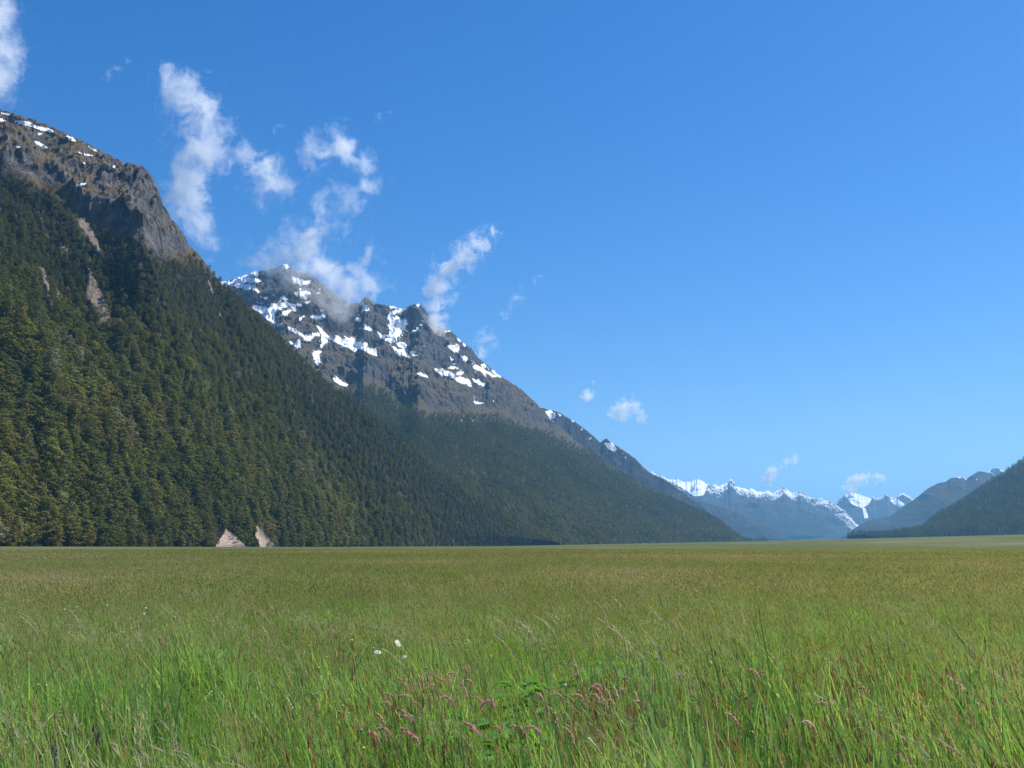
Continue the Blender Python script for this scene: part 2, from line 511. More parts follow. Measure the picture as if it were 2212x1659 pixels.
footB = [(330, 2000), (700, 2000), (900, 2050), (1100, 2300), (1300, 2900), (1500, 3900), (1600, 4700), (1660, 5200)]
mB = Mountain(ridgeB, footB, 1150, 520, prof=((0, 0), (0.1, 0.05), (0.35, 0.27), (0.6, 0.52), (0.8, 0.76), (1, 1)), seed=2.0, back=0.8, jag=0.0016)
w = edge_w(mB.S, 0.15, 0.93, 0.12)
XB, YB = pix(mB.xyz())
tlB = np.interp(XB, [300, 700, 760, 800, 840, 870, 930, 1000, 1050, 1120, 1180, 1260, 1330, 1404, 1500], [860, 842, 832, 822, 838, 865, 888, 884, 888, 902, 925, 958, 1000, 1046, 1060])
tlB = tlB + 14 * fbm(XB / 45, YB / 45, XB * 0 + 3, 4)
above = sstep(10, -10, YB - tlB)
su = mB.U - 0.22 * mB.Vv
wob = 120 * fbm(mB.U / 600, mB.Vv / 600, mB.U * 0 + 8.5, 3)
g1 = ridged((su + wob) / 620, mB.Vv / 3000, mB.U * 0 + 5.2, 3)
g2 = ridged((su + wob) / 210, mB.Vv / 1100, mB.U * 0 + 1.7, 4)
g3 = ridged((mB.U + wob) / 130, mB.Vv / 190, mB.U * 0 + 9.4, 5)
lower = (1 - above)
mB.push(w * (50 * g1 + 26 * g2 * (0.7 + 0.3 * above) + above * (27 * g3 + 17 * ridged((mB.U + 0.5 * wob) / 62, mB.Vv / 170, mB.U * 0 + 2.5, 4) + 4 * fbm(mB.U / 14, mB.Vv / 14, mB.U * 0 + 3.3, 3))))
# stepped ledges where the snow lies
led = np.abs(((mB.Z + 35 * fbm(mB.U / 180, mB.Vv / 180, mB.U * 0 + 12, 3)) / 62) % 1 - 0.5) * 2
mB.push(w * above * 5 * (sstep(0.25, 0.75, led) - 0.5))
mB.fit((_az([1150, 1250, 1400, 1600]), [0, 5, 13, 14]), n=3)
XB, YB = pix(mB.xyz())
snB = zo(474.4, 542.2, .18386, [
    [(735, 200), (765, 145), (800, 155), (810, 190), (780, 210)],
    [(0, 345), (60, 360), (130, 363), (180, 338), (250, 305), (330, 270), (445, 230), (447, 270), (340, 300), (400, 328), (480, 338), (500, 356), (420, 370), (320, 365), (250, 370), (180, 372), (100, 392), (50, 414), (15, 390)],
    [(180, 375), (280, 383), (380, 418), (500, 490), (455, 482), (380, 442), (310, 453), (250, 427), (180, 402)],
    [(372, 660), (440, 638), (500, 653), (560, 665), (640, 633), (740, 602), (800, 602), (880, 618), (1005, 624), (1005, 638), (900, 642), (820, 632), (760, 664), (690, 684), (640, 752), (658, 832), (640, 846), (560, 795), (480, 725), (400, 690)],
    [(700, 772), (760, 708), (860, 688), (890, 645), (905, 702), (830, 703), (790, 744), (720, 753)], [(1068, 768), (1090, 757), (1150, 773), (1235, 752), (1238, 782), (1150, 793), (1100, 787)],
    [(852, 335), (900, 315), (980, 362), (1073, 348), (1050, 378), (990, 393), (930, 383), (870, 352)], [(878, 490), (950, 477), (1020, 473), (1080, 495), (1000, 508), (915, 523)],
    [(636, 872), (745, 843), (720, 868), (680, 884)], [(775, 875), (830, 897), (900, 937), (990, 990), (970, 1003), (880, 955), (795, 905)],
    [(985, 1002), (1105, 1005), (1080, 1033), (1000, 1058)], [(1062, 967), (1172, 970), (1173, 1003), (1090, 993)],
    [(1130, 875), (1162, 882), (1200, 937), (1300, 1012), (1360, 1048), (1363, 992), (1440, 1028), (1440, 1060), (1490, 1060), (1480, 1013), (1510, 1023), (1562, 1012), (1600, 1068), (1680, 1093), (1740, 1082), (1732, 1112), (1700, 1125), (1845, 1168), (1845, 1228), (1750, 1198), (1650, 1138), (1590, 1180), (1500, 1135), (1400, 1085), (1300, 1036), (1195, 975)],
    [(1195, 975), (1250, 1040), (1234, 1092), (1182, 1145), (1198, 1070)], [(1095, 1200), (1130, 1177), (1200, 1177), (1168, 1220), (1178, 1270), (1174, 1335), (1150, 1345), (1115, 1280)],
    [(1332, 1497), (1390, 1497), (1440, 1536), (1515, 1568), (1490, 1594), (1420, 1574), (1355, 1532)], [(785, 1046), (872, 1088), (850, 1098)], [(902, 1075), (920, 1050), (948, 1080), (953, 1135), (878, 1108)],
    [(1675, 585), (1702, 648), (1765, 678), (1742, 704), (1686, 698)], [(456, 522), (540, 547), (579, 543), (550, 568), (500, 544)], [(718, 542), (804, 562), (802, 578), (718, 563)],
    [(985, 600), (1094, 586), (1040, 608)], [(926, 802), (1002, 752), (992, 778), (938, 818)], [(1572, 798), (1684, 777), (1642, 802), (1664, 828), (1600, 812)], [(1682, 852), (1728, 880), (1700, 884)],
    [(1622, 904), (1750, 897), (1814, 932), (1740, 918), (1640, 918)], [(866, 408), (904, 452), (880, 433)], [(926, 440), (962, 432), (946, 458)], [(730, 270), (790, 245), (760, 275)], [(210, 455), (250, 495), (225, 480)],
    [(1185, 690), (1225, 690), (1220, 712), (1190, 705)], [(1150, 430), (1190, 450), (1170, 462)], [(600, 505), (640, 505), (685, 538), (640, 530)], [(1130, 497), (1195, 488), (1150, 503)]])
snB += zo(745.5, 609.9, .18383, [
    [(495, 262), (560, 272), (620, 298), (724, 308), (700, 328), (640, 338), (560, 383), (520, 402), (570, 408), (632, 412), (642, 448), (735, 446), (704, 475), (735, 490), (684, 548), (644, 608), (602, 642), (618, 690), (556, 684), (526, 630), (526, 540), (505, 500), (536, 460), (505, 410), (540, 376), (600, 312), (540, 288)],
    [(382, 580), (430, 616), (480, 657), (562, 668), (500, 690), (430, 664)], [(516, 715), (570, 756), (620, 786), (702, 797), (708, 840), (806, 915), (740, 885), (640, 824), (578, 784)],
    [(606, 712), (700, 711), (730, 745), (690, 764), (616, 753)], [(720, 795), (790, 816), (860, 874), (800, 864)],
    [(1034, 1020), (1070, 1010), (1140, 1056), (1200, 1041), (1292, 1086), (1314, 1126), (1370, 1116), (1463, 1147), (1488, 1232), (1420, 1186), (1340, 1166), (1240, 1100), (1140, 1085)],
    [(1206, 1010), (1260, 985), (1336, 1004), (1260, 1020)], [(1306, 1088), (1360, 1045), (1408, 1058), (1330, 1090)], [(1496, 1130), (1560, 1165), (1620, 1186), (1670, 1172), (1620, 1210), (1560, 1194), (1506, 1158)],
    [(1505, 990), (1550, 970), (1594, 1008), (1636, 1074), (1560, 1034), (1510, 1018)], [(1606, 966), (1642, 960), (1660, 1008), (1626, 992), (1632, 1028), (1788, 1112), (1740, 1110), (1638, 1055), (1610, 1022)],
    [(1724, 1036), (1794, 1043), (1826, 1110), (1770, 1084)], [(1180, 710), (1270, 752), (1332, 736), (1354, 760), (1312, 771), (1344, 803), (1280, 814), (1226, 783)], [(1355, 883), (1410, 865), (1456, 918), (1400, 920)],
    [(1240, 888), (1275, 908), (1250, 920)], [(1306, 646), (1364, 690), (1340, 694)], [(1390, 712), (1420, 740), (1402, 764)], [(776, 572), (862, 521), (854, 552), (800, 584)], [(836, 511), (920, 486), (914, 503)],
    [(688, 592), (772, 543), (740, 570)], [(840, 1064), (900, 1071), (990, 1112), (970, 1119), (880, 1089)], [(1510, 1402), (1580, 1411), (1676, 1411), (1600, 1429), (1530, 1424)], [(1702, 1396), (1758, 1376), (1744, 1403)],
    [(880, 752), (920, 731), (950, 757)], [(886, 436), (944, 470), (920, 464)], [(824, 262), (866, 250), (864, 284)], [(936, 306), (980, 342), (960, 350)], [(1164, 575), (1225, 566), (1250, 572), (1180, 585)], [(1455, 808), (1472, 815), (1460, 822)]])
rkB = zo(745.5, 609.9, .18383, [[(-300, 250), (0, 300), (500, 300), (900, 250), (1250, 560), (1800, 1040), (1300, 990), (1050, 1000), (700, 800), (300, 650), (-300, 500)], [(1540, 1250), (1850, 1180), (1950, 1400), (1560, 1400)],
                                [(0, 900), (180, 850), (500, 960), (600, 1180), (300, 1120), (0, 1000)]])
scB = zo(900 * .6777, 1200 * .6777, .3617 * .6777, [[(1550, 375), (1600, 385), (1590, 410), (1555, 400)], [(1655, 350), (1690, 390), (1665, 400)], [(350, 690), (420, 705), (370, 715)], [(1690, 150), (1700, 220), (1685, 220)]])
forestB = sstep(-14, 50, YB - tlB)
_m = polys_mask(XB, YB, snB)
snow_B = 0.95 * blur(_m, 1) + above * np.clip(4.5 * blur(_m, 50), 0, 1) * (0.95 * ridged((mB.U + 0.35 * mB.Vv) / 60, mB.Vv / 26, mB.U * 0 + 31, 4) - 0.22)
MAT_B = rock_mat('snowy_peak_ground', (0.075, 0.06, 0.032), (0.135, 0.10, 0.05), (0.024, 0.025, 0.029), (0.135, 0.13, 0.125), (0.27, 0.23, 0.18), (0.012, 0.015, 0.009), rock_bias=-0.12, sc=0.5, snow_noise=0.5)
oB = mB.build('mountain_peak', MAT_B, dict(snow=snow_B, rock=blur(polys_mask(XB, YB, rkB), 8), scar=blur(polys_mask(XB, YB, scB), 1), forest=blur(forestB, 2)))
tag(oB, kind='structure', label='snow-streaked rocky peak above a long forested shoulder')

# ---- farther ranges ---------------------------------------------------------
MAT_FAR = rock_mat('far_range_ground', (0.035, 0.035, 0.02), (0.06, 0.05, 0.028), (0.03, 0.03, 0.034), (0.09, 0.088, 0.088), (0.2, 0.18, 0.15), (0.02, 0.025, 0.014), rock_bias=-0.15, sc=0.22, snow_noise=0.9)

def far_range(name, label, ridge, foot_d, ncol, nrow, amp, snow_band=0, snow_polys=(), lam=500, seed=0.0, shear=-0.2, back=0.8, jag=0.0):
    rx = [q[0] for q in ridge]
    m = Mountain(ridge, [(rx[0], foot_d[0]), (rx[-1], foot_d[1])], ncol, nrow, prof=((0, 0), (0.3, 0.22), (0.7, 0.6), (1, 1)), back=back, seed=seed, jag=0.0022 * jag)
    w = edge_w(m.S, 0.1, 0.96, 0.12)
    su = m.U + shear * m.Vv
    wob = lam * 0.2 * fbm(m.U / lam, m.Vv / lam, m.U * 0 + seed, 3)
    hi_ = sstep(0.5, 0.8, m.S)
    m.push(w * amp * (ridged((su + wob) / lam, m.Vv / (4 * lam), m.U * 0 + seed + 1, 3) + 0.4 * ridged((su + wob) / (lam * .3), m.Vv / lam, m.U * 0 + seed + 2, 4)
                      + 0.55 * hi_ * jag * ridged(m.U / (lam * .25), m.Vv / (lam * .3), m.U * 0 + seed + 4, 5)))
    m.fit(n=3)
    X, Y = pix(m.xyz())
    snow = np.zeros(X.shape)
    if snow_band:
        az_r, _ = azel(np.array(rx, float), np.array([q[1] for q in ridge], float))
        Yr = np.interp(m.A, az_r, [q[1] for q in ridge])
        snow = np.clip(0.58 - 0.45 * (Y - Yr) / snow_band, -0.8, 0.6) + 0.42 * ridged(m.U / 330, m.Vv / 420, m.U * 0 + seed, 4) - 0.22 + 0.3 * fbm(m.U / 900, m.Vv / 900, m.U * 0 + seed + 3, 2)
    if len(snow_polys): snow = np.maximum(snow, 0.85 * blur(polys_mask(X, Y, snow_polys), 1) + 0.1 * ridged(m.U / 150, m.Vv / 150, m.U * 0 + seed, 3))
    o = m.build(name, MAT_FAR, dict(snow=snow, rock=hi_ * 0.5, scar=X * 0, forest=1 - hi_))
    tag(o, kind='structure', label=label)
    return m

snC = zo(1084.3, 813.3, .27574, [[(336, 272), (380, 262), (420, 295), (404, 328), (376, 350), (362, 310)], [(442, 288), (466, 300), (456, 322)], [(800, 522), (860, 515), (902, 570), (882, 590), (826, 562)], [(540, 344), (570, 342), (562, 360)],
                                 [(606, 412), (640, 402), (622, 424)], [(670, 500), (714, 458), (694, 496)], [(386, 348), (414, 352), (400, 364)], [(940, 600), (955, 600), (948, 612)], [(960, 625), (975, 632), (964, 640)], [(1060, 700), (1078, 706), (1066, 715)]])
far_range('mountain_ridge', 'dark ridge with small snow patches behind the forested shoulder',
          [(1060, 870, 5600), (1120, 872, 5650), (1168, 880, 5700), (1185, 885, 5750), (1205, 889, 5800), (1222, 899, 5850), (1240, 910, 5900), (1262, 925, 5950), (1282, 942, 6000), (1297, 956, 6050), (1303, 950, 6060), (1310, 946, 6070), (1318, 954, 6080),
           (1330, 962, 6100), (1352, 976, 6150), (1372, 990, 6200), (1386, 1005, 6250), (1400, 1018, 6300), (1420, 1029, 6400), (1440, 1038, 6500), (1470, 1060, 6700), (1510, 1090, 6900), (1560, 1130, 7100), (1610, 1168, 7300)],
          (4600, 7200), 420, 220, 45, snow_polys=snC, lam=420, seed=3.0, jag=0.6)
far_range('distant_range', 'distant jagged range white with snow at the head of the valley',
          [(1380, 1040, 14200), (1408, 1018, 14200), (1422, 1029, 14200), (1431, 1028, 14200), (1444, 1036, 14200), (1463, 1036, 14200), (1477, 1041, 14200), (1492, 1041, 14200), (1503, 1036, 14200), (1514, 1036, 14200), (1525, 1045, 14300), (1536, 1048, 14300),
           (1542, 1045, 14300), (1551, 1051, 14300), (1562, 1047, 14400), (1573, 1041, 14400), (1580, 1035, 14400), (1587, 1043, 14400), (1591, 1052, 14500), (1604, 1054, 14500), (1615, 1059, 14500), (1625, 1055, 14600), (1634, 1062, 14600), (1647, 1062, 14600),
           (1661, 1060, 14700), (1670, 1065, 14700), (1683, 1056, 14800), (1692, 1051, 14800), (1702, 1058, 14800), (1711, 1065, 14900), (1720, 1064, 14900), (1729, 1060, 14900), (1738, 1066, 15000), (1750, 1075, 15000), (1766, 1078, 15000), (1781, 1078, 15000),
           (1795, 1084, 15000), (1820, 1100, 15000), (1860, 1140, 15000)],
          (10500, 12500), 640, 260, 80, snow_band=30, lam=900, seed=5.0, shear=-0.35, jag=1.0,
          snow_polys=[[(1455, 1037), (1480, 1042), (1514, 1036), (1528, 1048), (1520, 1070), (1500, 1072), (1480, 1058), (1464, 1048)]])
far_range('distant_peak', 'far snow-topped peak at the end of the valley',
          [(1740, 1150, 17000), (1775, 1112, 17000), (1803, 1087, 17000), (1825, 1069, 17000), (1841, 1062, 17000), (1852, 1067, 17000), (1864, 1071, 17000), (1880, 1076, 17000), (1885, 1073, 17000), (1892, 1078, 17000), (1904, 1074, 17000), (1914, 1067, 17000),
           (1925, 1075, 17000), (1935, 1075, 17000), (1949, 1064, 17000), (1961, 1071, 17000), (1970, 1078, 17000), (1985, 1080, 17000), (2020, 1100, 17000), (2060, 1130, 17000)],
          (13500, 13500), 400, 200, 70, snow_band=9, lam=800, seed=8.0, jag=1.0, shear=0.1,
          snow_polys=[[(1826, 1072), (1841, 1063), (1862, 1071), (1884, 1078), (1876, 1090), (1862, 1098), (1842, 1090)], [(1862, 1095), (1870, 1098), (1876, 1118), (1868, 1120)], [(1922, 1080), (1940, 1078), (1955, 1090), (1945, 1096), (1930, 1088)]])
far_range('valley_spur', 'blue forested spur below the distant snowy range',
          [(1400, 1060, 9300), (1440, 1066, 9400), (1480, 1074, 9500), (1520, 1084, 9600), (1560, 1096, 9700), (1600, 1112, 9800), (1640, 1130, 9900), (1680, 1148, 10000), (1715, 1166, 10100)], (8600, 10000), 260, 120, 70, lam=600, seed=11.0, shear=-0.3)
far_range('valley_spur', 'blue spur running down to the valley floor in front of the far peak',
          [(1560, 1088, 12300), (1620, 1086, 12400), (1690, 1090, 12600), (1730, 1098, 12700), (1774, 1115, 12800), (1800, 1136, 12900), (1824, 1156, 13000), (1845, 1169, 13100)], (11000, 12900), 260, 120, 80, lam=700, seed=12.0, shear=-0.3)
far_range('hazy_mountain', 'hazy blue mountain slope on the right with tiny snow flecks',
          [(1800, 1168, 9500), (1823, 1160, 9500), (1849, 1139, 9500), (1876, 1124, 9500), (1921, 1116, 9550), (1945, 1100, 9600), (1976, 1078, 9650), (2006, 1054, 9700), (2028, 1043, 9750), (2043, 1041, 9750), (2053, 1033, 9800), (2075, 1030, 9800),
           (2085, 1035, 9800), (2104, 1024, 9850), (2114, 1018, 9900), (2126, 1019, 9950), (2140, 1026, 10000), (2200, 1040, 10000), (2300, 1030, 10000)], (8600, 7000), 420, 220, 45, lam=700, seed=14.0, shear=0.35,
          snow_polys=[[(2066, 1031), (2078, 1030), (2074, 1033)], [(2083, 1034), (2090, 1034), (2087, 1037)], [(2108, 1033), (2112, 1034), (2110, 1040)]])
far_range('distant_peak', 'small snowy summit showing behind the hazy blue slope on the right',
          [(2090, 1060, 13000), (2118, 1032, 13000), (2132, 1021, 13000), (2141, 1014, 13000), (2149, 1011, 13000), (2158, 1013, 13000), (2171, 1019, 13000), (2190, 1030, 13000), (2240, 1060, 13000)], (12000, 12000), 160, 160, 80, snow_band=16, lam=500, seed=15.0, jag=1.0)
ridgeF = [(1830, 1168, 4800), (1850, 1163, 4850), (1925, 1153, 5000), (1992, 1140, 5100), (2010, 1124, 5200), (2026, 1110, 5250), (2063, 1090, 5300), (2098, 1067, 5350), (2144, 1035, 5400), (2167, 1024, 5400), (2189, 1006, 5450), (2212, 991, 5500), (2300, 950, 5600), (2500, 860, 5700), (2800, 770, 5700), (3300, 640, 5600), (4000, 560, 5400), (5000, 600, 5200), (6000, 760, 5200), (7000, 1000, 5300), (7800, 1170, 5400)]
mF = Mountain(ridgeF, [(1830, 4700), (2000, 4300), (2212, 3900), (2800, 3300), (4000, 2900), (6000, 3100), (7800, 5200)], 900, 240, prof=((0, 0), (0.2, 0.08), (0.5, 0.38), (1, 1)))
w = edge_w(mF.S, 0.15, 0.93, 0.12)
su = mF.U + 0.4 * mF.Vv
wob = 90 * fbm(mF.U / 500, mF.Vv / 500, mF.U * 0 + 21, 3)
mF.push(w * (55 * ridged((su + wob) / 600, mF.Vv / 2400, mF.U * 0 + 22, 3) + 20 * ridged((su + wob) / 200, mF.Vv / 800, mF.U * 0 + 23, 3)))
mF.fit((np.array([-2., 2.]), [12, 12]))
oF = mF.build('forested_hill', MAT_FAR, dict(snow=mF.S * 0, rock=mF.S * 0, scar=mF.S * 0, forest=mF.S * 0 + 1))
tag(oF, kind='structure', label='dark forested hill rising at the right edge')

# ------------------------------------------------------------------ bare earth slips at the foot of the forest
t = NT('slip_gravel')
p = t.pos()
mp = t.n('Mapping'); mp.inputs['Scale'].default_value = (0.3, 0.3, 0.06); t.l(p, mp.inputs['Vector'])
c = t.mix(t.maprange(t.noise(mp.outputs[0], 1.0, 5, 0.65), 0.35, 0.65), (0.27, 0.20, 0.145), (0.42, 0.325, 0.25))
c = t.mix(t.maprange(t.noise(p, 0.8, 4, 0.7), 0.62, 0.7), c, (0.09, 0.085, 0.05))
b = t.n('BsdfPrincipled'); t.l(c, b.inputs['Base Color']); b.inputs['Roughness'].default_value = 0.95; t.l(b.outputs[0], t.out.inputs['Surface'])
MAT_SLIP = t.m

def slip(Lp, Rp_, D, seed, label):
    """a chute of loose gravel between a left and a right edge traced top to bottom, bulging toward the plain"""
    nu, nv = 49, 40
    v = np.linspace(0, 1, nv)
    Lp = np.array(Lp, float); Rp_ = np.array(Rp_, float)
    def run(q):
        tt = np.concatenate([[0], np.cumsum(np.hypot(*np.diff(q, axis=0).T))]); tt /= tt[-1]
        return np.interp(v, tt, q[:, 0]), np.interp(v, tt, q[:, 1])
    lx, ly = run(Lp); rx, ry = run(Rp_)
    jag = lambda o: 1.2 * fbm(v * 9 + o, v * 0 + seed, v * 0, 4) * np.sin(v * math.pi) ** .5
    lx = lx + jag(0); rx = rx + jag(40)
    u = np.linspace(0, 1, nu)[None]
    X = lx[:, None] * (1 - u) + rx[:, None] * u; Y = ly[:, None] * (1 - u) + ry[:, None] * u
    vv = v[:, None] + 0 * u
    n = ridged(X / 7, vv * 2.5, vv * 0 + seed, 4)
    Dd = D + 34 * (1 - vv) + 3 * np.sin(u * math.pi) * vv ** .5 - 0.5 * n
    P = at(X, Y, Dd)
    zg_ = ground_z(P[..., 0], P[..., 1]) - 0.8
    P[..., 2] = np.where(vv > 0.97, zg_, np.maximum(P[..., 2], zg_))
    i = (np.arange(nv - 1)[:, None] * nu + np.arange(nu - 1)[None]).ravel()
    o = link('gravel_slip', mesh_np('gravel_slip', P.reshape(-1, 3), np.stack([i, i + 1, i + nu + 1, i + nu], 1), MAT_SLIP, smooth=True))
    tag(o, kind='structure', label=label)
    return lx, ly, rx, ry
SLIPS = [(slip([(487, 1142), (483, 1154), (476, 1163), (471, 1170), (466, 1179)], [(489, 1141), (499, 1149), (511, 1160), (521, 1170), (532, 1179)], 1050, 1.3, 'larger pale gravel slip at the foot of the forest'), 1050),
         (slip([(555, 1136), (551, 1147), (552, 1158), (557, 1168), (562, 1179)], [(558, 1135), (567, 1145), (575, 1156), (584, 1167), (597, 1179)], 1110, 5.3, 'narrower slanting gravel slip right of the larger one'), 1110)]

# ------------------------------------------------------------------ forest
def tree_col(stops):
    def f(t):
        v = t.attr('tint', 'INSTANCER')
        # leaf-to-leaf change inside a crown
        n = t.noise(t.pos(), 0.35, 3)
        return t.mix(t.maprange(n, 0.3, 0.7), t.ramp(v, stops), t.ramp(v, [(q, tuple(x * 1.5 for x in c)) for q, c in stops]))
    return f
FOL = [(0.0, (0.058, 0.070, 0.018)), (0.3, (0.090, 0.104, 0.021)), (0.5, (0.118, 0.123, 0.024)), (0.66, (0.146, 0.124, 0.033)), (0.8, (0.155, 0.178, 0.026)), (0.92, (0.20, 0.235, 0.03)), (1.0, (0.22, 0.20, 0.15))]
MAT_LEAF = leafy('beech_foliage', tree_col(FOL), trans=0.22, rough=0.7, spec=0.06, tcol=(1.25, 1.15, 0.6))
t = NT('beech_bark')
c = t.mix(t.maprange(t.noise(t.pos(), 1.2, 4), 0.35, 0.65), (0.05, 0.042, 0.034), (0.16, 0.14, 0.12))
b = t.n('BsdfPrincipled'); t.l(c, b.inputs['Base Color']); b.inputs['Roughness'].default_value = 0.9; t.l(b.outputs[0], t.out.inputs['Surface'])
MAT_BARK = t.m

def crown_mesh(name, seed, H, Rc, lobes, per, leaf, z0=0.28, cone=0.5):
    """leaf-cluster faces round many boughs; H height, Rc radius"""
    r = np.random.default_rng(seed)
    zz = z0 + (1 - z0) * (np.arange(lobes) + r.uniform(0, 1, lobes)) / lobes * 0.97
    k = (zz - z0) / (1 - z0)
    env = (np.sin(np.clip(k * 0.92 + 0.08, 0, 1) * math.pi) ** 0.55) * (1 - cone * k)
    ang = np.cumsum(r.uniform(1.6, 3.1, lobes))
    rad = Rc * env * r.uniform(0.35, 0.85, lobes)
    C = np.stack([rad * np.cos(ang), rad * np.sin(ang), zz * H], 1)
    C[-1, :2] *= 0.1
    lr = Rc * r.uniform(0.34, 0.6, lobes) * (0.7 + 0.4 * (1 - k))
    d = r.normal(size=(lobes, per, 3)); d /= np.linalg.norm(d, axis=2)[..., None]
    d[..., 2] = np.where(d[..., 2] < -0.35, -d[..., 2], d[..., 2])
    P = C[:, None] + d * lr[:, None, None] * (r.uniform(0.55, 1.08, (lobes, per, 1))) * np.array([1, 1, 0.8])
    P = P.reshape(-1, 3); N = d.reshape(-1, 3) + r.normal(size=(lobes * per, 3)) * 0.45 + np.array([0, 0, 0.25])
    N /= np.linalg.norm(N, axis=1)[:, None]
    a = np.cross(N, r.normal(size=N.shape)); a /= np.linalg.norm(a, axis=1)[:, None]
    bb = np.cross(N, a)
    sz = leaf * r.uniform(0.55, 1.25, (len(P), 1))
    asp = r.uniform(0.5, 1.0, (len(P), 1))
    V = np.stack([P - a * sz, P - bb * sz * asp, P + a * sz, P + bb * sz * asp * r.uniform(.5, 1, (len(P), 1))], 1).reshape(-1, 3)
    F = np.arange(len(V)).reshape(-1, 4)
    return mesh_np(name, V, F, MAT_LEAF)

def trunk_mesh(name, seed, H, rad):
    r = np.random.default_rng(seed); mb = MB()
    z = np.linspace(-1.5, 0.86 * H, 8)
    P = np.stack([0.02 * H * np.sin(z / H * 3 + r.uniform(0, 6)) * (z > 0), 0.02 * H * np.cos(z / H * 2.4 + r.uniform(0, 6)) * (z > 0), z], 1)
    mb.tube(P, rad * np.linspace(1.15, 0.15, 8), 6)
    for k in range(7):
        i = r.integers(2, 7); a = r.uniform(0, 6.28); L = H * r.uniform(0.1, 0.19)
        mb.tube([P[i], P[i] + [L * .5 * math.cos(a), L * .5 * math.sin(a), L * .3], P[i] + [L * math.cos(a), L * math.sin(a), L * .75]], [rad * .35, rad * .22, rad * .07], 4)
    return mb.mesh(name, MAT_BARK, True)

KINDS = [(22, 5.8, 0.15), (19, 6.2, 0.05), (25, 5.2, 0.4), (18, 5.6, 0.1), (22, 4.8, 0.35), (16, 5.2, 0.0), (24, 6.2, 0.25), (20, 4.6, 0.3)]
crowns = [crown_mesh('crown', 100 + k, H, Rc, 22, 50, 0.5, z0=0.2, cone=cn) for k, (H, Rc, cn) in enumerate(KINDS)]
trunks = [trunk_mesh('trunk', 200 + k, H, 0.36) for k, (H, Rc, cn) in enumerate(KINDS)]
far_crowns = [crown_mesh('far_crown', 300 + k, H, Rc * 1.05, 13, 11, 1.15, z0=0.05, cone=cn) for k, (H, Rc, cn) in enumerate(KINDS[:5])]

def source(name, mesh):
    return bpy.data.objects.new(name, mesh)     # drawn only through its copies

def scatter(name, P, rot, scl, var, tint, sources, parent=None):
    m = bpy.data.meshes.new(name)
    P = np.asarray(P, np.float32)
    m.vertices.add(len(P)); m.vertices.foreach_set('co', P.ravel())
    def at_(n, ty, v):
        a = m.attributes.new(n, ty, 'POINT'); v = np.asarray(v)
        if ty == 'FLOAT_VECTOR': a.data.foreach_set('vector', v.astype(np.float32).ravel())
        else: a.data.foreach_set('value', v.astype(np.int32 if ty == 'INT' else np.float32).ravel())
    at_('rot', 'FLOAT_VECTOR', rot); at_('scl', 'FLOAT_VECTOR', scl); at_('var', 'INT', var); at_('tint', 'FLOAT', tint)
    o = link(name, m, parent)
    ng = bpy.data.node_groups.new(name, 'GeometryNodeTree')
    ng.interface.new_socket('Geometry', in_out='INPUT', socket_type='NodeSocketGeometry')
    ng.interface.new_socket('Geometry', in_out='OUTPUT', socket_type='NodeSocketGeometry')
    gi = ng.nodes.new('NodeGroupInput'); go = ng.nodes.new('NodeGroupOutput')
    jn = ng.nodes.new('GeometryNodeJoinGeometry')
    def na_(n, ty):
        x = ng.nodes.new('GeometryNodeInputNamedAttribute'); x.data_type = ty; x.inputs['Name'].default_value = n
        return x.outputs['Attribute']
    for k, so in enumerate(sources):
        oi = ng.nodes.new('GeometryNodeObjectInfo'); oi.inputs['Object'].default_value = so; oi.inputs['As Instance'].default_value = True
        cp = ng.nodes.new('FunctionNodeCompare'); cp.data_type = 'INT'; cp.operation = 'EQUAL'
        ng.links.new(na_('var', 'INT'), cp.inputs[2]); cp.inputs[3].default_value = k
        ip = ng.nodes.new('GeometryNodeInstanceOnPoints')
        ng.links.new(gi.outputs[0], ip.inputs['Points']); ng.links.new(cp.outputs[0], ip.inputs['Selection'])
        ng.links.new(oi.outputs['Geometry'], ip.inputs['Instance'])
        ng.links.new(na_('rot', 'FLOAT_VECTOR'), ip.inputs['Rotation']); ng.links.new(na_('scl', 'FLOAT_VECTOR'), ip.inputs['Scale'])
        ng.links.new(ip.outputs[0], jn.inputs[0])
    ng.links.new(jn.outputs[0], go.inputs[0])
    md = o.modifiers.new('scatter', 'NODES'); md.node_group = ng
    return o

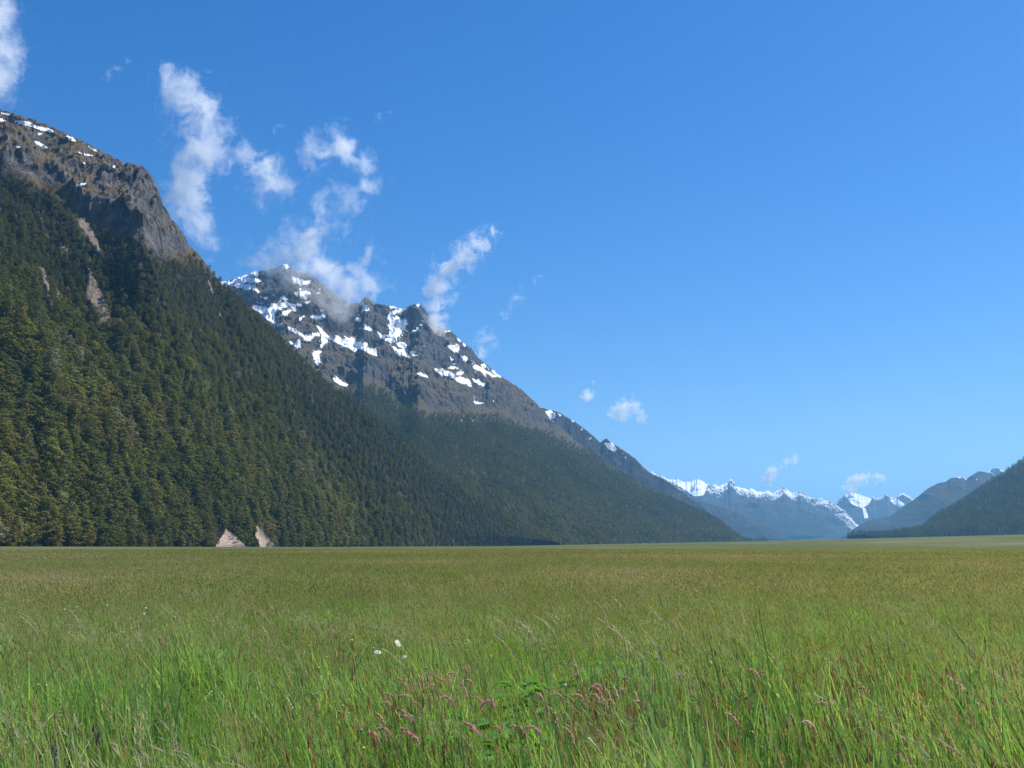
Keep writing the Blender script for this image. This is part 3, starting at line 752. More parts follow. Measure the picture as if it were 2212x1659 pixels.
def plant(m, mask, cell, smin=0.0, smax=0.97, r=None):
    """jittered grid of planting points on a flank, in metres along and up the slope"""
    r = r or np.random.default_rng(11)
    u0, u1 = m.az[0], m.az[-1]
    pts = []
    rows = m.nrow
    # step in rows so that the slope distance is about one cell
    cum = m.Vv[:rows]
    vmax = cum[-1].max()
    for v in np.arange(cell * 0.5, vmax, cell):
        j0 = np.argmax(cum > v, axis=0)           # row index per column
        Dloc = m.D[np.clip(j0, 0, rows - 1), np.arange(m.ncol)]
        x = np.concatenate([[0], np.cumsum(0.5 * (Dloc[1:] + Dloc[:-1]) * np.diff(m.az))])
        n = int(x[-1] / cell)
        xs = (np.arange(n) + 0.5 + r.uniform(-0.47, 0.47, n)) * cell
        ci = np.clip(np.interp(xs, x, np.arange(m.ncol)), 0, m.ncol - 1.001)
        vv = v + cell * r.uniform(-0.47, 0.47, n)
        c0 = ci.astype(int)
        # row position for vv in column c0
        rj = j0[c0].astype(float)
        ok = (rj > 0)
        rj = np.clip(rj + (vv - cum[j0[c0], c0]) / np.maximum(cum[j0[c0], c0] - cum[np.maximum(j0[c0] - 1, 0), c0], 0.05), 0, rows - 2)
        pts.append(np.stack([rj[ok], ci[ok]], 1))
    q = np.concatenate(pts)
    j = q[:, 0].astype(int); c = q[:, 1].astype(int); fj = (q[:, 0] - j)[:, None]; fc = (q[:, 1] - c)[:, None]
    Pm = m.P
    P = (Pm[j, c] * (1 - fj) * (1 - fc) + Pm[j + 1, c] * fj * (1 - fc) + Pm[j, c + 1] * (1 - fj) * fc + Pm[j + 1, c + 1] * fj * fc)
    keep = (mask[j, c] > r.uniform(0.15, 0.85, len(j))) & (m.S[j, c] < smax) & (m.S[j, c] > smin)
    return P[keep], m.S[j, c][keep], j[keep], c[keep]

r = np.random.default_rng(21)
fA = blur(forestA, 1)
PA, sA, jA, cA = plant(mA, fA, 7.0, r=r)
XA_, YA_ = pix(PA)
ok = (XA_ > -2500)
for (lx, ly, rx, ry), sd in SLIPS:                         # keep the slips bare
    l_ = np.interp(YA_, ly, lx); r_ = np.interp(YA_, ry, rx)
    ok &= ~((XA_ > l_ - 8 + 3 * np.sin(YA_ * 1.7)) & (XA_ < r_ + 9 + 3 * np.sin(YA_ * 1.3)) & (YA_ > ly[0] - 2) & (np.hypot(PA[:, 0], PA[:, 1]) < sd + 70))
PA, sA = PA[ok], sA[ok]; XA_, YA_ = XA_[ok], YA_[ok]
hA = np.clip((np.interp(XA_, [-800, 0, 172, 300, 500, 800, 1200], [360, 374, 489, 530, 620, 870, 1178]) - YA_), -1e3, 0) * -1     # picture units under the tree line
low = 1 - sstep(0, 420, hA)
sizeA = (1.02 - 0.68 * low) * np.clip(np.exp(r.normal(size=len(PA)) * 0.24), 0.5, 1.5)
def tints(P, r, low, yellow=1.0):
    n1 = fbm(P[:, 0] / 160, P[:, 1] / 160, P[:, 2] / 120, 3)
    n2 = fbm(P[:, 0] / 40 + 50, P[:, 1] / 40, P[:, 2] / 40, 2)
    t = 0.30 + 0.5 * n1 + 0.22 * n2 + r.normal(size=len(P)) * 0.14
    t = t + yellow * 0.16 * (1 - low)
    t = np.where(r.uniform(size=len(P)) < 0.02, 1.0, np.clip(t, 0, 0.95))
    return t
tA = tints(PA, r, low)
dA = np.hypot(PA[:, 0], PA[:, 1])
varA = r.integers(0, len(KINDS), len(PA))
rotA = np.stack([r.normal(size=len(PA)) * 0.05, r.normal(size=len(PA)) * 0.05, r.uniform(0, 6.28, len(PA))], 1)
sclA = sizeA[:, None] * np.stack([r.uniform(0.95, 1.4, len(PA)), r.uniform(0.95, 1.4, len(PA)), r.uniform(0.7, 0.98, len(PA))], 1)

# the 290 trees of the near edge that show largest, each a tree of its own
inview = (XA_ > 4) & (XA_ < 2200) & (YA_ > 0)
cand = np.where(inview)[0]
edge_d = np.interp(XA_, [q[0] for q in footA], [q[1] for q in footA])
score = (dA - edge_d) + 0.30 * edge_d
order = cand[np.argsort(score[cand])][:290]
FRONT = np.zeros(len(PA), bool); FRONT[order] = True
def colour_word(t): return 'blackish green' if t < 0.22 else 'dark green' if t < 0.42 else 'olive green' if t < 0.62 else 'brownish olive' if t < 0.78 else 'yellow-green' if t < 0.97 else 'pale grey'
for k in order:
    X = XA_[k]; row = dA[k] - edge_d[k]
    where = ('at the far left edge' if X < 120 else 'well left of the gravel slips' if X < 400 else 'just left of the larger gravel slip' if X < 480
             else 'between the two gravel slips' if X < 600 else 'just right of the gravel slips' if X < 760 else 'far right of the slips')
    rw = 'in the front row' if row < 14 else 'in the second row' if row < 35 else 'behind the front rows'
    hw = 'tall' if sclA[k, 2] * KINDS[varA[k]][0] > 23 else 'low' if sclA[k, 2] * KINDS[varA[k]][0] < 17 else 'middling'
    e = empty('beech_tree', tuple(PA[k].astype(float)), float(rotA[k, 2]))
    e.rotation_euler = tuple(float(x) for x in rotA[k]); e.scale = tuple(float(x) for x in sclA[k])
    tag(e, f'{hw} {colour_word(tA[k])} beech {rw} {where}', 'tree', f'trees along the foot of the forest {where}')
    cr = link('crown', crowns[varA[k]], e); cr['tint'] = float(tA[k])
    link('trunk', trunks[varA[k]], e)

for (lx, ly, rx, ry), sd in SLIPS:
    for q_ in range(5):
        vq = r.uniform(0.12, 0.95); uq = r.choice([r.uniform(-0.05, 0.12), r.uniform(0.85, 1.05)]) if q_ < 5 else r.uniform(0.2, 0.8)
        X_ = np.interp(vq, np.linspace(0, 1, len(lx)), lx) * (1 - uq) + np.interp(vq, np.linspace(0, 1, len(lx)), rx) * uq
        Y_ = np.interp(vq, np.linspace(0, 1, len(lx)), ly) * (1 - uq) + np.interp(vq, np.linspace(0, 1, len(lx)), ry) * uq
        p_ = at(np.array(X_), np.array(Y_), sd + 34 * (1 - vq) - 2.5)
        e = empty('shrub', tuple((p_ - [0, 0, 1.6]).tolist()), r.uniform(0, 6.28)); sc_ = r.uniform(0.13, 0.3); e.scale = (sc_ * 1.3, sc_ * 1.3, sc_)
        side_ = 'larger' if sd < 1100 else 'narrower slanting'
        tag(e, f'low dark shrub rooted in the {side_} gravel slip', 'shrub', f'shrubs on the {side_} gravel slip')
        kq = int(r.integers(0, 8)); cr = link('crown', crowns[kq], e); cr['tint'] = float(r.uniform(0.1, 0.7)); link('trunk', trunks[kq], e)
far = ~FRONT
near_q = dA < 99999
src_near = [source('beech_crown', m) for m in crowns]
src_far = [source('far_beech_crown', m) for m in far_crowns]
q = far & near_q
o = scatter('forest', PA[q], rotA[q], sclA[q], varA[q], tA[q], src_near)
tag(o, 'dense dark beech forest covering the near mountain side', 'forest', kind='stuff')
q = far & ~near_q
PB, sB, jB, cB = plant(mB, blur(forestB, 1), 8.6, r=r)
XB_, YB_ = pix(PB)
lowB = 1 - sstep(0, 260, YB_ - np.interp(XB_, [300, 760, 870, 1000, 1180, 1404], [860, 832, 865, 884, 925, 1046]))
sizeB = (1.1 - 0.5 * lowB) * r.uniform(0.75, 1.2, len(PB))
tB = tints(PB, r, lowB, 0.6)
n = len(PB)
o = scatter('forest', PB, np.stack([np.zeros(n), np.zeros(n), r.uniform(0, 6.28, n)], 1), sizeB[:, None] * np.array([[1.3, 1.3, 0.8]]), r.integers(0, len(crowns), n), tB, src_near)
tag(o, 'bluish dark forest on the long shoulder below the snowy peak', 'forest', kind='stuff')
PF, sF, jF, cF = plant(mF, mF.S[:-1] * 0 + 1, 13, r=r)
n = len(PF)
o = scatter('forest', PF, np.stack([np.zeros(n), np.zeros(n), r.uniform(0, 6.28, n)], 1), (r.uniform(0.7, 1.3, n) * 0.95)[:, None] * np.ones((1, 3)), r.integers(0, len(far_crowns), n), tints(PF, r, np.ones(n), 0), src_far)
tag(o, 'dark forest covering the hill at the right edge', 'forest', kind='stuff')

# ------------------------------------------------------------------ clouds
import bmesh

def cloud(label, puffs, D, dens=0.03, thick=1.0, cat='cloud', soft=1.0, ns=1.0, cut=0.5):
    """puffs: (X, Y, radius, weight) in picture units at distance D; real spheres of vapour broken up by turbulence"""
    C = []
    for q in puffs:
        x, y, r_, w_ = q[:4]
        dd = D + (q[4] if len(q) > 4 else 0)
        p_ = at(np.array(float(x)), np.array(float(y)), dd)
        C.append((p_, r_ / FP * np.linalg.norm(p_ - [0, 0, EYE]) * 1.5, w_))
    cen = np.mean([c[0] for c in C], axis=0)
    rm = float(np.median([c[1] for c in C]))
    bm = bmesh.new()
    from mathutils import Matrix, Vector
    for p_, r_, w_ in C:
        bmesh.ops.create_icosphere(bm, subdivisions=2, radius=r_ * 1.3, matrix=Matrix.Translation(Vector((p_ - cen).tolist())))
    me = bpy.data.meshes.new('cloud'); bm.to_mesh(me); bm.free()
    o = link('cloud', me); o.location = cen.tolist()
    rmod = o.modifiers.new('union', 'REMESH'); rmod.mode = 'VOXEL'; rmod.voxel_size = max(rm * 0.22, 2.0)
    dg = bpy.context.evaluated_depsgraph_get()
    me2 = bpy.data.meshes.new_from_object(o.evaluated_get(dg), depsgraph=dg)
    o.modifiers.clear(); o.data = me2; me2.name = 'cloud'
    t = NT('cloud_vapour')
    P = t.n('TexCoord').outputs['Object']
    L = 1.0 / rm
    wv = t.noise(P, 0.7 * L * ns, 4, 0.6, 'Color')
    wv = t.vmath('SCALE', t.vmath('SUBTRACT', wv, (0.5, 0.5, 0.5)), rm * 2.1)
    Q = t.vmath('ADD', P, wv)
    acc = None
    for p_, r_, w_ in C:
        d = t.vmath('DISTANCE', Q, tuple((p_ - cen).tolist()))
        f = t.math('MULTIPLY', t.math('MULTIPLY_ADD', d, -1.0 / r_, 1.0, clamp=True), w_)
        acc = f if acc is None else t.math('SMOOTH_MAX', acc, f, 0.15)
    fine = t.noise(Q, 1.7 * L * ns, 8, 0.66)
    edge = t.math('ADD', t.math('MULTIPLY', t.math('POWER', acc, 0.7), 1.15), t.math('MULTIPLY', t.math('SUBTRACT', fine, 0.5), 2.6))
    de = t.math('MULTIPLY', t.maprange(edge, cut, cut + 0.8 * soft), dens * 175.0 / rm * thick)
    # nothing is left at the skin of the hull
    de = t.math('MULTIPLY', de, t.maprange(acc, 0.0, 0.06))
    v = t.n('VolumePrincipled')
    v.inputs['Color'].default_value = (0.995, 0.995, 0.995, 1)
    v.inputs['Anisotropy'].default_value = 0.35
    t.l(de, v.inputs['Density'])
    t.l(v.outputs[0], t.out.inputs['Volume'])
    me2.materials.clear(); me2.materials.append(t.m)
    for attr_, val_ in (('volume_step_rate', 0.5), ('volume_sampling', 'MULTIPLE_IMPORTANCE')):
        try: setattr(t.m.cycles, attr_, val_)
        except Exception: pass
    tag(o, label, cat, 'wisps of white cloud')
    return o

cloud('tall wispy white plume beside the rocky top of the left mountain',
      [(372, 182, 30, .9), (405, 205, 36, .9), (442, 232, 38, .8), (398, 245, 34, .5), (452, 285, 40, 1), (408, 300, 36, .7), (432, 330, 42, 1.1), (480, 338, 28, .8), (412, 380, 38, 1), (385, 425, 32, .7), (415, 440, 36, 1), (428, 490, 32, .9), (445, 520, 26, .8)], 3000, dens=0.0125)
cloud('loose white tuft of cloud between the tall plume and the ring-shaped wisp',
      [(528, 332, 30, .8), (560, 372, 36, .8), (585, 385, 40, 1), (612, 400, 30, .9), (575, 420, 24, .5), (622, 470, 22, .45), (615, 510, 20, .35)], 3700, dens=0.0105)
cloud('ring-shaped broken wisp of cloud high over the snowy peak',
      [(690, 322, 34, .7), (672, 360, 26, .6), (738, 318, 34, 1.1), (775, 350, 30, .8), (790, 398, 32, .9), (720, 395, 30, .45), (700, 440, 36, .5), (755, 430, 34, .7), (740, 480, 30, .5), (680, 500, 34, .6), (650, 540, 36, .8), (725, 520, 26, .4)], 3700, dens=0.0105)
cloud('white cloud clinging to the snowy summit and spilling over its ridge',
      [(575, 565, 34, .8), (615, 560, 34, .8), (660, 555, 40, 1), (690, 575, 40, 1), (715, 600, 36, 1), (745, 630, 38, 1.1), (770, 590, 30, .9), (792, 545, 22, .8), (800, 610, 32, .8), (740, 655, 30, 1), (600, 612, 34, .5), (690, 635, 34, .6), (640, 640, 30, .35), (555, 590, 22, .5), (815, 640, 26, .5), (612, 520, 26, .6), (665, 515, 34, .8), (640, 590, 34, .8), (700, 655, 30, .7)], 3640, dens=0.011)
cloud('slanting white plume rising from the right shoulder of the snowy peak',
      [(1062, 500, 17, .8), (1035, 525, 24, .9), (1000, 555, 28, 1), (968, 585, 28, .9), (945, 620, 26, 1.1), (940, 655, 22, 1), (978, 645, 16, .6), (940, 700, 26, 1.1), (955, 722, 18, 1), (915, 690, 18, .5), (925, 715, 18, .5)], 3900, dens=0.0125)
cloud('faint low wisp hanging right of the snowy peak', [(1045, 730, 22, .6), (1062, 722, 16, .6), (1045, 760, 18, .6), (1065, 745, 14, .5)], 4300, dens=0.009)
cloud('faint torn wisp higher up right of the slanting plume', [(1115, 645, 20, .5), (1095, 680, 16, .45), (1128, 625, 12, .45)], 4300, dens=0.007)
cloud('tiny wisp at the upper right of the faint torn wisp', [(1165, 596, 10, .45), (1158, 605, 9, .4)], 4300, dens=0.006)
cloud('small round white cloudlet above the dark ridge', [(1268, 856, 13, 1), (1276, 852, 9, .8), (1283, 826, 8, .5)], 7000, dens=0.012)
cloud('flat white cloud with a raised tip above the dark ridge', [(1328, 890, 16, .9), (1350, 886, 20, 1), (1372, 878, 18, .8), (1385, 898, 14, .9), (1370, 862, 12, .7), (1345, 868, 14, .6)], 7000, dens=0.011)
cloud('small white cloud trailing up over the distant range', [(1660, 1034, 13, 1), (1668, 1022, 13, 1), (1685, 1006, 9, .7), (1700, 998, 10, .8), (1714, 994, 10, .9), (1655, 1052, 12, .5)], 12500, dens=0.014)
cloud('white tilted cloud right over the far snow-topped peak', [(1838, 1048, 13, 1), (1850, 1040, 14, 1), (1864, 1033, 13, 1), (1875, 1026, 9, .9)], 14000, dens=0.018)
cloud('very small white cloud just right of the tilted cloud', [(1895, 1031, 10, .9), (1904, 1033, 9, .9)], 14000, dens=0.016)
cloud('tall white cloud cut off by the left edge of the sky', [(-40, 20, 50, 1), (4, 60, 34, 1), (-5, 110, 38, 1), (14, 120, 28, .9), (8, 155, 34, .9), (-30, 160, 50, 1), (5, 200, 26, .4)], 3000, dens=0.0125)
cloud('thin curled wisp of cloud near the top left', [(235, 158, 12, .4), (252, 148, 14, .42), (275, 132, 10, .4), (222, 168, 8, .3)], 3200, dens=0.006)
cloud('tiny lone wisp in the blue above the ring-shaped cloud', [(818, 250, 10, .42), (840, 241, 9, .38)], 3700, dens=0.006)
cloud('tiny faint puff above the loose white tuft', [(604, 272, 10, .4), (596, 278, 9, .36)], 3700, dens=0.006)

# ------------------------------------------------------------------ air
def haze_box():
    x0, x1, y0, y1, z0, z1 = -50000, 50000, -5000, 45000, -400, 2300
    V = [(x, y, z) for z in (z0, z1) for y in (y0, y1) for x in (x0, x1)]
    F = [(0, 2, 3, 1), (4, 5, 7, 6), (0, 1, 5, 4), (2, 6, 7, 3), (0, 4, 6, 2), (1, 3, 7, 5)]
    t = NT('air')
    v = t.n('VolumePrincipled')
    v.inputs['Color'].default_value = (0.24, 0.59, 1.0, 1)
    v.inputs['Density'].default_value = HAZE
    v.inputs['Anisotropy'].default_value = 0.2
    t.l(v.outputs[0], t.out.inputs['Volume'])
    o = link('haze', mesh_np('haze', V, F, t.m))
    tag(o, 'blue air haze filling the valley', kind='stuff')
HAZE = 4.4e-5
haze_box()

# ------------------------------------------------------------------ meadow grass
def grass_col(stops, ws=0.35):
    def f(t):
        r_ = t.attr('tint', 'INSTANCER')
        n = t.noise(t.pos(), 2.6, 3, 0.6)
        n2 = t.noise(t.pos(), 38.0, 2, 0.6)
        v = t.math('ADD', t.math('MULTIPLY', r_, 0.45), t.math('ADD', t.math('MULTIPLY', t.maprange(n, 0.3, 0.7), 0.25), t.math('MULTIPLY', t.maprange(n2, 0.25, 0.75), 0.3)))
        return t.ramp(v, stops)
    return f
MAT_BLADE = leafy('grass_blade', grass_col([(0.1, (0.09, 0.19, 0.035)), (0.4, (0.205, 0.36, 0.085)), (0.7, (0.38, 0.54, 0.19)), (0.95, (0.66, 0.72, 0.48))]), trans=0.58, rough=0.34, spec=0.5, tcol=(1.2, 1.15, 0.5))
MAT_STEM = leafy('grass_stem', grass_col([(0.1, (0.17, 0.29, 0.07)), (0.5, (0.31, 0.44, 0.135)), (0.9, (0.50, 0.56, 0.29))]), trans=0.3, rough=0.45, spec=0.3)
MAT_HEAD = leafy('grass_head', grass_col([(0.1, (0.20, 0.25, 0.085)), (0.4, (0.31, 0.365, 0.13)), (0.65, (0.41, 0.36, 0.19)), (0.95, (0.60, 0.56, 0.40))]), trans=0.45, rough=0.6, spec=0.15, tcol=(1.2, 1.05, 0.65))
MAT_RUST = leafy('rust_head', grass_col([(0.1, (0.24, 0.155, 0.06)), (0.5, (0.36, 0.23, 0.11)), (0.9, (0.52, 0.38, 0.23))]), trans=0.4, rough=0.6, spec=0.15, tcol=(1.2, 1.0, 0.7))
MAT_PALE = leafy('pale_head', grass_col([(0.1, (0.30, 0.26, 0.16)), (0.9, (0.50, 0.43, 0.32))]), trans=0.4, rough=0.6, spec=0.15, tcol=(1.1, 1.0, 0.8))
MAT_LUSH = leafy('lush_blade', grass_col([(0.1, (0.13, 0.24, 0.06)), (0.6, (0.24, 0.38, 0.115)), (0.95, (0.42, 0.53, 0.26))]), trans=0.5, rough=0.4, spec=0.35, tcol=(1.1, 1.15, 0.6))
GM = [MAT_BLADE, MAT_STEM, MAT_HEAD, MAT_PALE, MAT_RUST]
WIND = np.array([-1.0, 0.12, 0])        # the heads lean this way

def curve(base, h, lean, k=6, droop=0.0, power=1.8):
    """points of a stalk that bends along the vector lean (metres at the tip)"""
    t_ = np.linspace(0, 1, k)[:, None]
    P = np.asarray(base, float) + np.array([0, 0, 1.0]) * h * (t_ - droop * np.clip(t_ - 0.6, 0, 1) ** 2 * 6) + np.asarray(lean, float) * t_ ** power
    return P

def wdir(r):
    a = r.uniform(0, math.pi)
    return np.array([math.cos(a), math.sin(a), 0])

def leaf_clump(name, seed, n, rad, h0, h1, w0, w1, mats=GM, m=0, spread=0.5, k=5):
    r = np.random.default_rng(seed); mb = MB()
    for _ in range(n):
        a = r.uniform(0, 6.28); q = rad * math.sqrt(r.uniform())
        b_ = [q * math.cos(a), q * math.sin(a), -0.03]
        h = r.uniform(h0, h1); le = r.normal(size=3) * [1, 1, 0] * h * spread * 0.55 + WIND * h * 0.12
        P = curve(b_, h, le, k, droop=r.choice([0, 0, 0.15, 0.4]))
        wd = r.uniform(w0, w1) * np.array([0.7, 1.0, 0.95, 0.7, 0.06]) if k == 5 else r.uniform(w0, w1) * np.linspace(1, .1, k)
        mb.strip(P, wdir(r), wd, m)
    return mb.mesh(name, mats)

def head_on(mb, r, P, tip_dir, L, wdt, m, n=5, fluffy=0):
    t_ = np.linspace(0, 1, n)[:, None]
    Q = P + tip_dir * L * t_
    prof = wdt * np.array([0.35, 1.0, 0.9, 0.62, 0.08]) if n == 5 else wdt * np.sin(np.linspace(0.15, 3.0, n))
    w1_ = wdir(r)
    mb.strip(Q, w1_, prof * r.uniform(0.8, 1.2, n), m)
    w2_ = np.array([-w1_[1], w1_[0], 0])
    mb.strip(Q, w2_, prof * r.uniform(0.8, 1.2, n), m)
    for _ in range(fluffy):
        s_ = r.uniform(0.05, 0.95)
        b0 = P + tip_dir * L * s_
        d = tip_dir * 0.8 + r.normal(size=3) * 0.55
        d /= np.linalg.norm(d)
        l_ = L * r.uniform(0.10, 0.2) * (1.15 - s_)
        mb.strip([b0, b0 + d * l_ * .6, b0 + d * l_], wdir(r), np.array([.3, .6, .05]) * wdt, m)

def stem_clump(name, seed, n, rad, h0, h1, sw, hl, hw, lean=0.12, hm=2, fluffy=0, leafn=0, lw=0.003):
    r = np.random.default_rng(seed); mb = MB()
    for _ in range(n):
        a = r.uniform(0, 6.28); q = rad * math.sqrt(r.uniform())
        b_ = [q * math.cos(a), q * math.sin(a), -0.03]
        h = r.uniform(h0, h1) * (1 - 0.25 * r.uniform() ** 2)
        le = WIND * h * lean * r.uniform(0.3, 1.9) + r.normal(size=3) * [1, 1, 0] * h * 0.09
        P = curve(b_, h, le, 5)
        mb.strip(P, wdir(r), sw * np.array([1, 1, .9, .8, .6]), 1)
        td = P[-1] - P[-2]; td = td / np.linalg.norm(td) + WIND * lean * 0.8 * r.uniform(0, 1.6); td /= np.linalg.norm(td)
        head_on(mb, r, P[-1] - 0.1 * hl * td, td, hl * r.uniform(0.7, 1.3), hw * r.uniform(0.7, 1.25), hm, fluffy=fluffy)
    for _ in range(leafn):
        a = r.uniform(0, 6.28); q = rad * math.sqrt(r.uniform())
        h = r.uniform(0.35, 0.75) * h0
        mb.strip(curve([q * math.cos(a), q * math.sin(a), -0.03], h, r.normal(size=3) * [1, 1, 0] * h * .35, 4), wdir(r), lw * np.array([.8, 1, .8, .1]), 0)
    return mb.mesh(name, GM)

def pale_clump(name, seed, n, rad):
    """dry open heads that the wind combs over"""
    r = np.random.default_rng(seed); mb = MB()
    for _ in range(n):
        a = r.uniform(0, 6.28); q = rad * math.sqrt(r.uniform())
        h = r.uniform(0.62, 0.86)
        le = WIND * h * r.uniform(0.25, 0.6) + r.normal(size=3) * [1, 1, 0] * 0.07
        P = curve([q * math.cos(a), q * math.sin(a), -0.03], h, le, 8, droop=0.12, power=2.2)
        mb.strip(P, wdir(r), np.full(8, 0.0011), 1)
        for s_ in range(16):
            u = r.uniform(0.72, 1.0); i_ = u * 7; j_ = min(int(i_), 6)
            b0 = P[j_] + (P[j_ + 1] - P[j_]) * (i_ - j_)
            d = (P[-1] - P[-2]); d = d / np.linalg.norm(d) + r.normal(size=3) * 0.45; d /= np.linalg.norm(d)
            l_ = r.uniform(0.02, 0.05)
            mb.strip([b0, b0 + d * l_ * .5, b0 + d * l_], wdir(r), np.array([.0006, .0021, .0004]), 3)
    return mb.mesh(name, GM)

SRC = [
    # close by
    source('leaf_tuft', leaf_clump('leaf_tuft', 1, 46, 0.17, 0.22, 0.50, 0.0016, 0.0042)),
    source('leaf_tuft', leaf_clump('leaf_tuft', 2, 46, 0.17, 0.3, 0.60, 0.002, 0.0050, spread=0.35)),
    source('leaf_tuft', leaf_clump('leaf_tuft', 3, 42, 0.14, 0.34, 0.68, 0.002, 0.0052, spread=0.36)),
    source('stem_tuft', stem_clump('stem_tuft', 4, 20, 0.17, 0.46, 0.68, 0.0010, 0.055, 0.0042, fluffy=4, leafn=10)),
    source('stem_tuft', stem_clump('stem_tuft', 5, 20, 0.18, 0.42, 0.62, 0.0010, 0.045, 0.0048, fluffy=4, leafn=10)),
    source('stem_tuft', stem_clump('stem_tuft', 6, 14, 0.18, 0.55, 0.80, 0.0011, 0.08, 0.0036, lean=0.25, fluffy=6, leafn=8)),
    source('pale_tuft', pale_clump('pale_tuft', 7, 9, 0.13)),
    source('lush_tuft', leaf_clump('lush_tuft', 8, 38, 0.15, 0.3, 0.58, 0.002, 0.005, mats=[MAT_LUSH], spread=0.35)),
    source('rust_tuft', stem_clump('rust_tuft', 21, 15, 0.17, 0.44, 0.70, 0.0010, 0.065, 0.0034, hm=4, fluffy=6, leafn=10)),
    source('broad_tuft', leaf_clump('broad_tuft', 22, 24, 0.13, 0.40, 0.76, 0.003, 0.0068, mats=[MAT_LUSH], spread=0.28)),
    source('straw_tuft', leaf_clump('straw_tuft', 23, 12, 0.2, 0.35, 0.72, 0.001, 0.0022, mats=[MAT_PALE], spread=0.9)),
    # middle distance: broader tufts
    source('mid_leaf_tuft', leaf_clump('mid_leaf_tuft', 9, 60, 0.32, 0.3, 0.55, 0.004, 0.009)),
    source('mid_stem_tuft', stem_clump('mid_stem_tuft', 10, 46, 0.34, 0.5, 0.74, 0.0026, 0.07, 0.008, leafn=14, lw=0.006)),
    source('mid_stem_tuft', stem_clump('mid_stem_tuft', 11, 46, 0.34, 0.48, 0.70, 0.0026, 0.06, 0.009, leafn=14, lw=0.006)),
    # far
    source('far_tuft', stem_clump('far_tuft', 12, 70, 0.75, 0.5, 0.74, 0.008, 0.10, 0.022, leafn=40, lw=0.018)),
    source('far_tuft', stem_clump('far_tuft', 13, 70, 0.75, 0.46, 0.68, 0.008, 0.09, 0.024, leafn=40, lw=0.018)),
]
r = np.random.default_rng(33)

def ring(r0, r1, dens, half=R(36)):
    n = int(0.5 * (r1 * r1 - r0 * r0) * 2 * half * dens)
    d = np.sqrt(r.uniform(r0 * r0, r1 * r1, n)); a = r.uniform(-half, half, n)
    x, y = d * np.sin(a), d * np.cos(a)
    return np.stack([x, y, ground_z(x, y)], 1)

def lush_at(P):
    """damp greener hollow on the near left"""
    return np.exp(-(((P[:, 0] + 3.6) / 1.7) ** 2 + ((P[:, 1] - 6.3) / 2.8) ** 2)) + np.exp(-(((P[:, 0] + 2.2) / 1.0) ** 2 + ((P[:, 1] - 3.9) / 0.7) ** 2))

def lay(P, var, tint, s0=0.8, s1=1.2, tilt=0.06):
    n = len(P)
    return P, np.stack([r.normal(size=n) * tilt, r.normal(size=n) * tilt, r.uniform(0, 6.28, n) * 0 + r.normal(size=n) * 0.5], 1), r.uniform(s0, s1, n)[:, None] * np.ones((1, 3)), var, tint

batches = []
P = ring(1.1, 9, 54, R(72)); L = lush_at(P)
nz = fbm(P[:, 0] * .8, P[:, 1] * .8, P[:, 0] * 0 + 2, 3)
hs_ = fbm(P[:, 0] * .35, P[:, 1] * .35, P[:, 0] * 0 + 6, 3)
u = r.uniform(size=len(P))
stemp = np.clip(0.30 + 0.75 * hs_ - 0.30 * L, 0.04, 0.8)
v = np.where(u < stemp, np.where(r.uniform(size=len(P)) < 0.12, 5, r.integers(3, 5, len(P))), r.integers(0, 3, len(P)))
v = np.where((u > 1 - 0.45 * np.clip(L, 0, 1) - 0.03), 7, v)
v = np.where((r.uniform(size=len(P)) < 0.028), 6, v)
rust = fbm(P[:, 0] * .9 + 4, P[:, 1] * .9, P[:, 0] * 0 + 11, 3)
def near_px(P, X, Y, rad, h=0.6):
    q = P.copy(); q[:, 2] += h; x_, y_ = pix(q)
    return np.exp(-(((x_ - X) / rad) ** 2 + ((y_ - Y) / (rad * .6)) ** 2))
rw_ = near_px(P, 780, 1590, 130) + near_px(P, 1900, 1560, 260) + near_px(P, 1620, 1500, 120) + near_px(P, 1300, 1640, 150)
v = np.where(r.uniform(size=len(P)) < np.clip(rust * 0.8 + 0.06 + 0.40 * rw_ - 0.5 * L, 0, .65), 8, v)
brd = near_px(P, 400, 1540, 90) + near_px(P, 260, 1520, 80) + near_px(P, 1750, 1640, 420) * .8 + near_px(P, 1250, 1600, 160) * .6 + 0.03
v = np.where(r.uniform(size=len(P)) < np.clip(brd * .4, 0, .4), 9, v)
v = np.where(r.uniform(size=len(P)) < 0.06, 10, v)
clear = np.clip(near_px(P, 960, 1560, 60, .35) + near_px(P, 1110, 1550, 75, .35) + near_px(P, 1300, 1455, 60, .35) + near_px(P, 1180, 1490, 60, .35) + near_px(P, 1120, 1620, 60, .35), 0, 1)
b_ = lay(P, v, np.clip(0.5 + 0.55 * nz + r.normal(size=len(P)) * 0.22, 0, 1), 0.7, 1.3)
cl_ = fbm(P[:, 0] * 1.9, P[:, 1] * 1.9, P[:, 0] * 0 + 17, 3)
b_[2][:] *= ((1 - 0.5 * clear) * np.minimum(np.clip(1.03 + 0.95 * cl_, 0.5, 1.55), np.where(v == 8, 1.05, 9)))[:, None]
batches.append(b_)
P = ring(9, 24, 30, R(52)); L = lush_at(P)
nz = fbm(P[:, 0] * .5, P[:, 1] * .5, P[:, 0] * 0 + 2, 3); hs_ = fbm(P[:, 0] * .18, P[:, 1] * .18, P[:, 0] * 0 + 6, 3)
u = r.uniform(size=len(P))
v = np.where(u < np.clip(0.55 + 0.5 * hs_ - .3 * L, .15, .9), np.where(r.uniform(size=len(P)) < 0.15, 5, r.integers(3, 5, len(P))), r.integers(0, 3, len(P)))
pm = np.clip(fbm(P[:, 0] * .3 + 9, P[:, 1] * .3, P[:, 0] * 0 + 4, 2) - 0.12, 0, 1)
v = np.where(r.uniform(size=len(P)) < 0.03 + 0.4 * pm, 6, v)
v = np.where(u > 1 - 0.4 * np.clip(L, 0, 1), 7, v)
